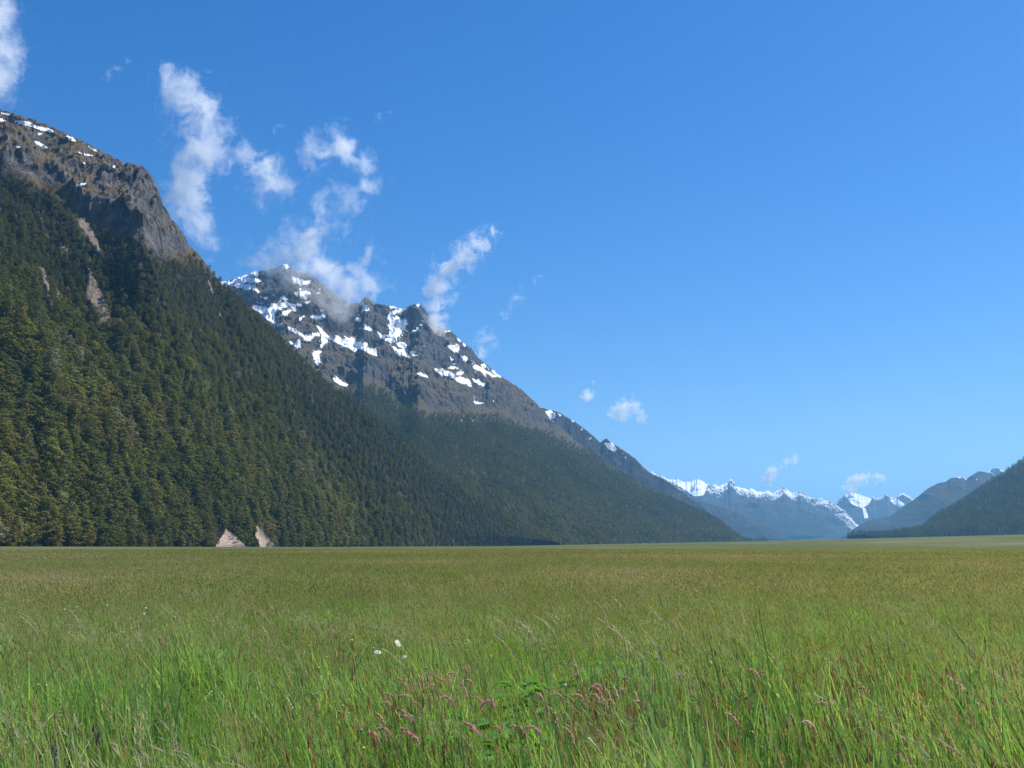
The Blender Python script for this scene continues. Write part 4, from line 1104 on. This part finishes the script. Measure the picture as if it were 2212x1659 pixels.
v = np.where(r.uniform(size=len(P)) < np.clip(0.05 + 0.55 * fbm(P[:, 0] * .35 + 4, P[:, 1] * .35, P[:, 0] * 0 + 11, 3), 0, .5), 8, v)
v = np.where(r.uniform(size=len(P)) < 0.03, 10, v)
batches.append(lay(P, v, np.clip(0.5 + 0.5 * nz + r.normal(size=len(P)) * 0.2, 0, 1)))
P = ring(22, 70, 9, R(43))
nz = fbm(P[:, 0] * .12, P[:, 1] * .12, P[:, 0] * 0 + 2, 3)
nb_ = fbm(P[:, 0] * .07 + 3, P[:, 1] * .16, P[:, 0] * 0 + 12, 3)
v = np.where(r.uniform(size=len(P)) < np.clip(0.34 + 0.9 * nb_, 0.08, 0.8), 11, r.integers(12, 14, len(P)))
v = np.where(r.uniform(size=len(P)) < np.clip(0.01 + 0.5 * (fbm(P[:, 0] * .15 + 30, P[:, 1] * .3, P[:, 0] * 0 + 2, 2) - 0.2), 0, .4), 6, v)
batches.append(lay(P, v, np.clip(0.55 + 0.9 * nz + r.normal(size=len(P)) * 0.2, 0, 1), 0.8, 1.2))
P = ring(66, 215, 1.9, R(40))
nz = fbm(P[:, 0] * .03, P[:, 1] * .05, P[:, 0] * 0 + 2, 3)
batches.append(lay(P, r.integers(14, 16, len(P)), np.clip(0.5 + 0.9 * nz + r.normal(size=len(P)) * 0.2, 0, 1), 0.85, 1.1))
cat_ = [np.concatenate([b_[k] for b_ in batches]) for k in range(5)]
o = scatter('meadow_grass', *cat_, SRC)
tag(o, 'tall meadow grass with green blades and brown seed heads', 'grass', kind='stuff')

# ------------------------------------------------------------------ flowers and single stems that can be told apart
def flat(name, col, trans=0.3, rough=0.6, var=0.25, scale=60.0, spec=0.2, tcol=(1.1, 1.05, 0.8)):
    def f(t):
        n = t.noise(t.pos(), scale, 3, 0.6)
        return t.mix(t.maprange(n, 0.3, 0.7), tuple(c * (1 - var) for c in col), tuple(min(c * (1 + var), 0.9) for c in col))
    return leafy(name, f, trans, rough, spec, tcol)
MAT_PINK = flat('pink_panicle', (0.66, 0.40, 0.40), 0.5, 0.75)
MAT_CREAMPINK = flat('pale_panicle', (0.68, 0.53, 0.43), 0.5, 0.75)
MAT_GSTEM = flat('green_stem', (0.16, 0.23, 0.07), 0.2, 0.45, spec=0.35)
MAT_DSTEM = flat('dark_stem', (0.07, 0.085, 0.03), 0.15, 0.5)
MAT_BROAD = flat('broad_leaf', (0.12, 0.30, 0.04), 0.45, 0.4, var=0.3, scale=14, spec=0.4, tcol=(1.2, 1.2, 0.4))
MAT_PETAL = flat('white_petal', (0.85, 0.85, 0.83), 0.5, 0.5, var=0.05)
MAT_DISC = flat('yellow_disc', (0.70, 0.46, 0.05), 0.1, 0.7)
MAT_CREAM = flat('cream_bud', (0.66, 0.55, 0.24), 0.25, 0.6)
MAT_TAN = flat('tan_button', (0.50, 0.40, 0.20), 0.15, 0.7)
MAT_PURPLE = flat('purple_spike', (0.30, 0.19, 0.26), 0.25, 0.7)
MAT_LILAC = flat('pale_lilac_spike', (0.52, 0.45, 0.47), 0.25, 0.7)

def zp(x0, y0, k, pts): return [(x0 + x * k, y0 + y * k) for x, y in pts]
def spot(X, Y, h, jitter=0.0):
    """where a plant of height h stands so that its top is seen at (X, Y)"""
    d = ray(X, Y); hd = math.hypot(d[0], d[1]); t_ = -d[2] / hd
    z0 = 0.0
    for _ in range(6):
        D = (EYE - h - z0) / max(t_, 1e-4)
        p = at(np.array(float(X)), np.array(float(Y)), D)
        z0 = float(ground_z(p[0], p[1]))
    return p[0], p[1], z0

rp = random.Random(5)
def build_head_plant(name, X, Y, h, stem_P, label, cat, group, parts):
    x, y, z = spot(X, Y, h)
    e = empty(name, (x - stem_P[-1][0], y - stem_P[-1][1], z))
    tag(e, label, cat, group)
    for pn, me in parts: link(pn, me, e)
    return e

def stem_mesh(P, rad, mat, name='stem'):
    mb = MB(); mb.tube(P, np.linspace(rad * 1.2, rad * 0.75, len(P)), 5)
    return mb.mesh(name, mat, True)

def panicle_mesh(P, width, mat, seed, n=90, fl=1.0):
    """plume of many small spikelets along a bent axis"""
    r = np.random.default_rng(seed); mb = MB(); P = np.asarray(P); k = len(P)
    for i_ in range(n):
        u = (i_ + r.uniform()) / n; q = u * (k - 1); j_ = min(int(q), k - 2)
        b0 = P[j_] + (P[j_ + 1] - P[j_]) * (q - j_)
        ax = P[j_ + 1] - P[j_]; ax = ax / np.linalg.norm(ax)
        d = r.normal(size=3); d -= ax * d.dot(ax); d /= np.linalg.norm(d)
        w_ = width * (math.sin(math.pi * (0.10 + 0.86 * u)) ** 0.6) * r.uniform(0.5, 1.1) * fl
        c = b0 + d * w_ * 0.6
        dd = ax * 0.9 + d * 0.7; dd /= np.linalg.norm(dd)
        l_ = width * r.uniform(0.8, 1.4)
        s_ = np.cross(dd, r.normal(size=3)); s_ /= np.linalg.norm(s_)
        mb.strip([c - dd * l_ * .4, c, c + dd * l_ * .6], s_, np.array([.15, .42, .06]) * width, 0)
    mb.tube(P, np.linspace(width * 0.18, width * 0.05, k), 4)
    return mb.mesh('panicle', mat)

def fog_grass(X, Y, kind, seed, pale=False, group='', label='', big=1.0):
    r = np.random.default_rng(seed)
    h = r.uniform(0.66, 0.74)
    L = r.uniform(0.055, 0.11) * big
    stem = curve([0, 0, -0.03], h, np.array([r.uniform(-0.03, 0.09), r.uniform(-0.05, 0.05), 0]), 7)
    t_ = np.linspace(0, 1, 9)[:, None]
    sgn = -1 if kind != 'right' else 1
    yo = r.uniform(-0.3, 0.3)
    if kind in ('arch', 'right'):
        ang = r.uniform(0.3, 0.5) * math.pi - t_ * r.uniform(0.35, 0.7) * math.pi
        d = np.concatenate([sgn * np.cos(ang) * (1), yo * np.cos(ang), np.sin(ang)], 1)
    elif kind == 'droop':
        ang = 0.05 * math.pi - t_ * 0.5 * math.pi
        q = 1 if r.uniform() < 0.6 else -1
        d = np.concatenate([q * np.cos(ang) * 0.75, yo * np.cos(ang), np.sin(ang)], 1)
    else:
        d = np.concatenate([-0.15 - 0.35 * t_, 0 * t_ + yo * .2, 1 - 0.25 * t_], 1)
    pan = stem[-1] + np.concatenate([[[0, 0, 0]], np.cumsum(d[:-1] / np.linalg.norm(d[:-1], axis=1)[:, None] * L / 8, axis=0)])
    mid = pan[4]
    x, y, z = spot(X, Y, float(mid[2]))
    e = empty('fog_grass_plume', (x - mid[0], y - mid[1], z))
    tag(e, label, 'grass head', group)
    link('stem', stem_mesh(stem, 0.0013, MAT_GSTEM), e)
    link('panicle', panicle_mesh(pan, 0.0095 * (1.0 if not pale else 1.1), MAT_CREAMPINK if pale else MAT_PINK, seed + 1), e)
    # a blade on the stem
    mb = MB(); b0 = stem[3]
    a = r.uniform(0, 6.28); mb.strip(curve(b0, 0.12, [0.14 * math.cos(a), 0.14 * math.sin(a), 0], 5, droop=.5), wdir(r), np.array([.7, 1, .9, .6, .05]) * 0.0035, 0)
    link('blade', mb.mesh('blade', MAT_BLADE), e)
    return e

Z1 = (745.5, 1389.3, .30637); Z3 = (1423.2, 1355.4, .35662); Z2 = (0, 1355.4, .30637)
arch = zp(*Z1, [(415, 275), (310, 358), (300, 420), (640, 230), (540, 295), (620, 290), (430, 365), (250, 520), (445, 520), (285, 605), (215, 645), (480, 650), (435, 615), (765, 212), (735, 388), (480, 335), (460, 270)])
droop = zp(*Z1, [(630, 370), (880, 575), (905, 590), (1080, 600), (955, 395), (1240, 600), (880, 265), (690, 262), (560, 330), (515, 430), (410, 480), (980, 420)])
up = zp(*Z1, [(855, 195), (540, 250), (735, 255), (1045, 420), (600, 265), (850, 340)])
midr = zp(*Z1, [(1625, 160), (1610, 230), (1465, 480), (1480, 560), (1985, 245), (1340, 600), (1590, 635), (1510, 365), (1380, 375)])
palec = zp(*Z1, [(1740, 310), (1790, 300), (1830, 320), (1680, 350), (1770, 370), (1860, 360), (1910, 345), (1945, 335), (1820, 400), (1880, 410), (2050, 370), (2060, 410), (1650, 370), (1800, 350)])
k = 0
for kind, lst in (('arch', arch), ('droop', droop), ('up', up)):
    w_ = {'arch': 'arching over to the left', 'droop': 'hanging its head down', 'up': 'held upright'}[kind]
    for X, Y in lst:
        fog_grass(X, Y, kind, 500 + 3 * k, False, f'pink grass heads of the bottom centre cluster {w_}', f'pink fluffy grass head {w_} in the dense cluster at bottom centre', 1.1); k += 1
for X, Y in midr:
    fog_grass(X, Y, rp.choice(['arch', 'droop', 'arch']), 500 + 3 * k, False, 'scattered pink grass heads', 'pink grass head on its own between the pink cluster and the pale cluster'); k += 1
for X, Y in palec:
    fog_grass(X, Y, rp.choice(['arch', 'droop', 'up']), 500 + 3 * k, rp.random() < 0.6, 'pale pinkish grass heads in the second cluster', 'pale pinkish grass head in the tangled cluster right of bottom centre', 0.9); k += 1
singles = [(1250, 368, 'arch', 'lone long pink grass head arching left in the lower right meadow'), (450, 195, 'up', 'upright pink grass head topmost of the small group right of the pale cluster'), (490, 240, 'droop', 'pink grass head hanging just under the upright one right of the pale cluster'),
           (580, 265, 'arch', 'small pink grass head arching beside the hanging one'), (615, 272, 'right', 'small pink grass head bent to the right beside the arching one'), (455, 548, 'arch', 'pale pink grass head low down below the small group'),
           (815, 560, 'up', 'short pink grass head leaning up among green blades at lower right'), (720, 175, 'up', 'faint lilac pink grass head farther back on the right'), (1000, 455, 'arch', 'buff pink grass head left of the lone long one'), (920, 580, 'droop', 'cream grass head near the bottom right of centre')]
for x_, y_, kd, lb in singles:
    X, Y = zp(*Z3, [(x_, y_)])[0]
    fog_grass(X, Y, kd, 500 + 3 * k, 'cream' in lb or 'buff' in lb, 'single pink grass heads on the right', lb); k += 1
for x_, y_, kd, lb in [(1130, 75, 'droop', 'pink grass head arching in the left meadow above the broad green blades'), (1225, 50, 'right', 'smaller pink grass head just right of the arching one in the left meadow'), (1165, 108, 'arch', 'pink grass head tucked under the arching one in the left meadow'), (870, 180, 'up', 'slim upright pink grass head above a broad blade at left')]:
    X, Y = zp(*Z2, [(x_, y_)])[0]
    fog_grass(X, Y, kd, 500 + 3 * k, False, 'pink grass heads in the left meadow', lb); k += 1

def broad_plant(X, Y, seed, label, big=1.0):
    big = big * 1.3; r = np.random.default_rng(seed); mb = MB(); n = r.integers(11, 17)
    for i_ in range(n):
        a = i_ * 2.4 + r.uniform(-.4, .4); L = r.uniform(0.07, 0.12) * big
        st = 0.46 * r.uniform(0.6, 1.1)
        out = np.array([math.cos(a), math.sin(a), 0]); q = r.uniform(0.04, 0.13)
        base = np.array([0, 0, st]) + out * q
        side = np.array([-math.sin(a), math.cos(a), 0])
        t_ = np.linspace(0, 1, 7)
        w_ = L * 0.40 * np.sin(np.pi * (0.04 + 0.93 * t_)) ** 0.75
        mid = base + out * L * t_[:, None] + np.array([0, 0, 1]) * (L * 0.45 * t_ - L * 0.65 * t_ ** 2)[:, None]
        Vv = np.stack([mid - side * w_[:, None] + [0, 0, 0.012 * big], mid, mid + side * w_[:, None] + [0, 0, 0.012 * big]], 1).reshape(-1, 3)
        F = []
        for j_ in range(6):
            F += [(3 * j_, 3 * j_ + 1, 3 * j_ + 4, 3 * j_ + 3), (3 * j_ + 1, 3 * j_ + 2, 3 * j_ + 5, 3 * j_ + 4)]
        mb.add(Vv, F, 0)
    x, y, z = spot(X, Y, 0.47)
    e = empty('broad_leaved_plant', (x, y, z)); tag(e, label, 'plant', 'broad leaved green plants among the grass')
    link('foliage', mb.mesh('foliage', MAT_BROAD, True), e)
    ms = MB()
    for i_ in range(4):
        a = i_ * 1.6 + r.uniform(0, 1); ms.tube(curve([0, 0, -0.02], 0.30, [0.07 * math.cos(a), 0.07 * math.sin(a), 0], 5), 0.0025, 5)
    link('stem', ms.mesh('stem', MAT_GSTEM, True), e)
BL = [((630, 520), 'broad green leaves at the foot of the dense pink cluster', 1.3), ((645, 650), 'broad green leaves below the dense pink cluster', 1.2), ((1135, 580), 'large bright green leaves right of the two hanging pink heads', 1.7), ((1215, 320), 'single tuft of bright broad leaves right of the pink cluster, higher up', 1.0),
      ((1430, 305), 'sunlit broad leaves between the pink and the pale cluster', 1.2), ((1800, 190), 'dark broad leaves behind the pale cluster', 1.3), ((1950, 185), 'dark broad leaves behind the right end of the pale cluster', 1.1), ((820, 540), 'upright narrow green leaves between the hanging pink heads', 1.0),
      ((1275, 705), 'yellowish green leaf tuft low in the bottom centre', 0.9), ((1850, 150), 'topmost grey-green leafy plant above the pale cluster', 1.1), ((1310, 530), 'lit green leaves low between the two clusters', 1.0), ((1720, 290), 'leaves just left of the pale cluster', 1.0), ((1150, 740), 'drooping pale leaves at the bottom centre edge', 1.2)]
for i_, ((x_, y_), lb, bg_) in enumerate(BL):
    X, Y = zp(*Z1, [(x_, y_)])[0]; broad_plant(X, Y, 900 + i_, lb, bg_)
X, Y = zp(*Z3, [(578, 440)])[0]; broad_plant(X, Y, 940, 'bright green lobed leaf alone right of the pale cluster', 1.0)
X, Y = zp(*Z3, [(150, 470)])[0]; broad_plant(X, Y, 941, 'dim broad leaves below the right end of the pale cluster', 1.0)

def petals_mesh(Rp, n, seed, droop=0.25):
    r = np.random.default_rng(seed); mb = MB()
    for i_ in range(n):
        a = i_ * 2 * math.pi / n + r.uniform(-.08, .08)
        o_ = np.array([math.cos(a), math.sin(a), 0]); s_ = np.array([-math.sin(a), math.cos(a), 0])
        t_ = np.array([0.22, 0.5, 0.8, 0.97, 1.02])[:, None]
        P = o_ * Rp * t_ + np.array([0, 0, 1]) * Rp * (0.06 - droop * t_ ** 2 * r.uniform(.4, 1.3))
        mb.strip(P, s_, Rp * np.array([.09, .15, .17, .12, .04]), 0)
    return mb.mesh('petals', MAT_PETAL)

def dome_mesh(name, rad, hgt, mat, n=9):
    mb = MB(); rings = 5
    V = [[0, 0, hgt]]
    for i_ in range(1, rings):
        t_ = i_ / (rings - 1) * math.pi / 2
        for j_ in range(n): V.append([rad * math.sin(t_) * math.cos(j_ * 2 * math.pi / n), rad * math.sin(t_) * math.sin(j_ * 2 * math.pi / n), hgt * math.cos(t_)])
    for j_ in range(n): V.append([rad * .25 * math.cos(j_ * 2 * math.pi / n), rad * .25 * math.sin(j_ * 2 * math.pi / n), -hgt * .9])
    F = []
    for i_ in range(rings - 1):
        for j_ in range(n):
            a = 1 + i_ * n + j_; b_ = 1 + i_ * n + (j_ + 1) % n
            F.append((a, b_, b_ + n, a + n))
    mb.add(V, F, 0)
    mb.add([V[0]] + V[1:n + 1], [(0, 1 + j_, 1 + (j_ + 1) % n, 0) for j_ in range(n)] and [(0, 1 + 2 * j_, 1 + (2 * j_ + 1) % n, 1 + (2 * j_ + 2) % n) for j_ in range(n // 2)] + ([(0, n, 1, 1)] if False else []), 0)
    return mb.mesh(name, mat, True)

def daisy(X, Y, h, Rp, tilt, az_, seed, label, n=18, group=None):
    from mathutils import Euler
    r = np.random.default_rng(seed)
    stem = curve([0, 0, -0.02], h, [r.uniform(-.03, .03), r.uniform(-.03, .03), 0], 6)
    x, y, z = spot(X, Y, h)
    e = empty('daisy', (x - stem[-1][0], y - stem[-1][1], z)); tag(e, label, 'flower', group)
    link('stem', stem_mesh(stem, 0.0012, MAT_GSTEM), e)
    for nm, me in (('petals', petals_mesh(Rp, n, seed)), ('disc', dome_mesh('disc', Rp * .3, Rp * .16, MAT_DISC))):
        o = link(nm, me, e); o.location = stem[-1]; o.rotation_euler = (tilt, 0, az_)
ZD = (745.5, 1287.7, .12255)
def zd(x_, y_): return zp(*ZD, [(x_, y_)])[0]
daisy(*zd(940, 785), 0.80, 0.034, R(58), R(62), 1, 'largest white daisy facing the viewer, above the pink cluster')
daisy(*zd(575, 935), 0.78, 0.028, R(25), R(20), 2, 'white daisy seen from the side, left of the largest daisy')
daisy(*zd(1040, 1020), 0.76, 0.020, R(30), R(-20), 3, 'small half-hidden white daisy just below the largest daisy', n=13)
ZL = (0, 1118.2, .27574)
LD = [(490, 603), (497, 598), (535, 678), (545, 683), (508, 706), (600, 687), (573, 718), (1143, 695), (1075, 730), (1130, 738), (1018, 775), (778, 655), (812, 663), (840, 675), (763, 632), (363, 553)]
for i_, (x_, y_) in enumerate(LD):
    daisy(*zp(*ZL, [(x_, y_)])[0], 0.72, 0.014, R(50), R(rp.uniform(-40, 40)), 20 + i_, 'tiny white flower in the loose band across the left meadow', n=11, group='tiny white flowers in the left meadow')
for i_, (x_, y_) in enumerate([(795, 495), (838, 496), (858, 545), (228, 640)]):
    daisy(1106 + .5 * x_, 1152.1 + .5 * y_, 0.7, 0.014, R(50), 0, 50 + i_, 'tiny white flower among the stems right of the pale cluster', n=9, group='tiny white flowers on the right')

def button(X, Y, h, rad, mat, lean, label, group, nm, cat, seed, flatk=0.7):
    r = np.random.default_rng(seed)
    stem = curve([0, 0, -0.02], h, [lean, r.uniform(-.05, .05), 0], 6)
    x, y, z = spot(X, Y, h)
    e = empty(nm, (x - stem[-1][0], y - stem[-1][1], z)); tag(e, label, cat, group)
    link('stem', stem_mesh(stem, 0.0011, MAT_DSTEM), e)
    o = link('flower_head', dome_mesh('flower_head', rad, rad * flatk, mat), e); o.location = stem[-1]; o.rotation_euler = (r.uniform(-.3, .5), r.uniform(-.3, .3), 0)
    o = link('calyx', dome_mesh('calyx', rad * .8, rad * .5, MAT_GSTEM), e); o.location = stem[-1] - np.array([0, 0, rad * .5]); o.rotation_euler = (math.pi, 0, 0)
cb = [zd(*q) for q in [(430, 512), (118, 735), (1720, 105), (500, 875), (180, 1005), (1430, 1215), (1820, 800), (1970, 705), (2140, 745), (2130, 810)]]
cb += zp(*ZL, [(872, 840), (880, 893), (930, 900), (972, 883), (1540, 650), (1685, 675), (1655, 690), (1520, 730), (1800, 660)])
cb += zp(0, 1152.1, .5, [(1350, 682), (1368, 680), (1465, 755), (1505, 762), (1560, 832), (1570, 908), (1480, 730), (1410, 525), (1375, 570), (1335, 477), (1520, 453), (1595, 397), (165, 640), (200, 645)])
for i_, (X, Y) in enumerate(cb):
    button(X, Y, 0.66, 0.0085 if Y > 1450 else 0.011, MAT_CREAM, rp.uniform(-.04, .08), 'small round cream flower bud on a thin stem in the meadow' if Y < 1450 else 'plump pale yellow bud low down left of the pink cluster', 'cream flower buds in the middle meadow' if Y < 1450 else 'pale yellow buds left of the pink cluster', 'flower_bud', 'flower', 700 + i_)
for i_, (x_, y_) in enumerate([(270, 382), (325, 395), (132, 403), (370, 432), (160, 465), (408, 488), (424, 514), (428, 568), (430, 597), (540, 636), (541, 657), (330, 667), (174, 512), (455, 725), (625, 482)]):
    X, Y = zp(*Z2, [(x_, y_)])[0]
    button(X, Y, 0.60, 0.0095, MAT_TAN, 0.09, 'flat tan button head on a leaning stem at the lower left', 'tan button heads at the lower left', 'button_flower', 'flower', 800 + i_, 0.3)

def spike(X, Y, seed, mat, label, L=0.085):
    r = np.random.default_rng(seed); h = 0.55
    stem = curve([0, 0, -0.02], h, [r.uniform(-.04, .04), r.uniform(-.04, .04), 0], 6)
    t_ = np.linspace(0, 1, 7)[:, None]
    P = stem[-1] + np.array([r.uniform(-.15, .15), 0, 1]) * (L * (t_ - 0.5))
    x, y, z = spot(X, Y, h)
    e = empty('purple_flower_spike', (x - stem[-1][0], y - stem[-1][1], z)); tag(e, label, 'flower', 'stubby purple flower spikes at the bottom left')
    link('stem', stem_mesh(stem, 0.0016, MAT_GSTEM), e)
    link('spike', panicle_mesh(P, 0.013, mat, seed, 130), e)
for i_, (x_, y_, mt, lb) in enumerate([(395, 722, MAT_LILAC, 'palest lilac flower spike, topmost at the bottom left'), (375, 800, MAT_PURPLE, 'dusky purple flower spike under the palest one'), (470, 850, MAT_PURPLE, 'purple flower spike midway down at the bottom left'),
                                    (495, 950, MAT_PURPLE, 'purple flower spike lowest at the bottom left edge'), (665, 720, MAT_PURPLE, 'brownish purple flower spike standing apart to the right, upper of two'), (692, 765, MAT_PURPLE, 'brownish purple flower spike standing apart to the right, lower of two'), (400, 885, MAT_LILAC, 'thin pale lilac spike beside the midway purple one')]):
    X, Y = zp(*Z2, [(x_, y_)])[0]; spike(X, Y, 850 + i_, mt, lb)

def tall_stalk(X, Y, h, seed, label, group, pale=False, lean=-0.1):
    r = np.random.default_rng(seed)
    P = curve([0, 0, -0.02], h, [lean * h, r.uniform(-.08, .08), 0], 9, droop=0.05 if not pale else 0.10, power=2.0)
    x, y, z = spot(X, Y, float(P[-1][2]))
    e = empty('tall_grass_stalk', (x - P[-1][0], y - P[-1][1], z)); tag(e, label, 'grass stalk', group)
    link('stem', stem_mesh(P[:7], 0.0018, MAT_DSTEM if not pale else MAT_GSTEM), e)
    link('seed_head', panicle_mesh(P[5:], 0.008 if not pale else 0.010, MAT_HEADDARK if not pale else MAT_CREAMPINK, seed, 70, 1.0 if not pale else 1.4), e)
MAT_HEADDARK = flat('dark_seed_head', (0.12, 0.095, 0.055), 0.2, 0.7)
DK = [(208, 1207, 'tallest thin stalk rising against the far grass on the left'), (258, 1235, 'dark blunt-headed stalk right of the tallest one on the left'), (219, 1255, 'dark stalk just below the tallest one on the left'), (230, 1268, 'dark stalk in the clump under the tallest one'), (225, 1290, 'shorter dark stalk in the same left clump'), (60, 1262, 'thin dark stalk near the left edge'), (128, 1275, 'brownish stalk left of the dark clump'),
      (1042, 1285, 'thin dark stalk in the middle of the meadow'), (1010, 1305, 'forked dark stalk left of the middle one'), (888, 1310, 'dark bent stalk above the largest daisy'), (1496, 1240, 'dark tall stalk right of centre'), (1447, 1245, 'slim stalk left of the dark tall one right of centre'), (1421, 1282, 'low dark stalk right of centre'), (1640, 1215, 'faint stalk toward the far grass on the right')]
for i_, (X, Y, lb) in enumerate(DK):
    tall_stalk(X, Y, 0.98 if i_ < 2 else rp.uniform(0.8, 0.92), 600 + i_, lb, 'dark tall stalks above the meadow', False, rp.uniform(-.18, .02))
PL = zp(1106, 1152.1, .5, [(430, 270), (445, 285), (362, 298), (370, 366), (400, 372), (150, 340), (165, 345), (90, 350), (30, 380), (40, 392), (590, 312), (600, 330), (780, 235), (545, 232), (1145, 165), (1045, 470), (555, 405), (1880, 615), (2045, 570), (15, 375), (110, 360), (410, 400)])
PL += zp(0, 1152.1, .5, [(1165, 312), (1120, 335), (1130, 400), (300, 330), (330, 215), (95, 345), (85, 355), (2130, 360), (2140, 440), (1650, 495)])
for i_, (X, Y) in enumerate(PL):
    tall_stalk(X, Y, rp.uniform(0.78, 0.9), 640 + i_, 'pale feathery grass head swept over by the wind in the ' + ('middle or right meadow' if X > 1000 else 'left meadow'), 'pale windswept grass heads ' + ('in the middle and right meadow' if X > 1000 else 'in the left meadow'), True, rp.uniform(-.55, -.3))
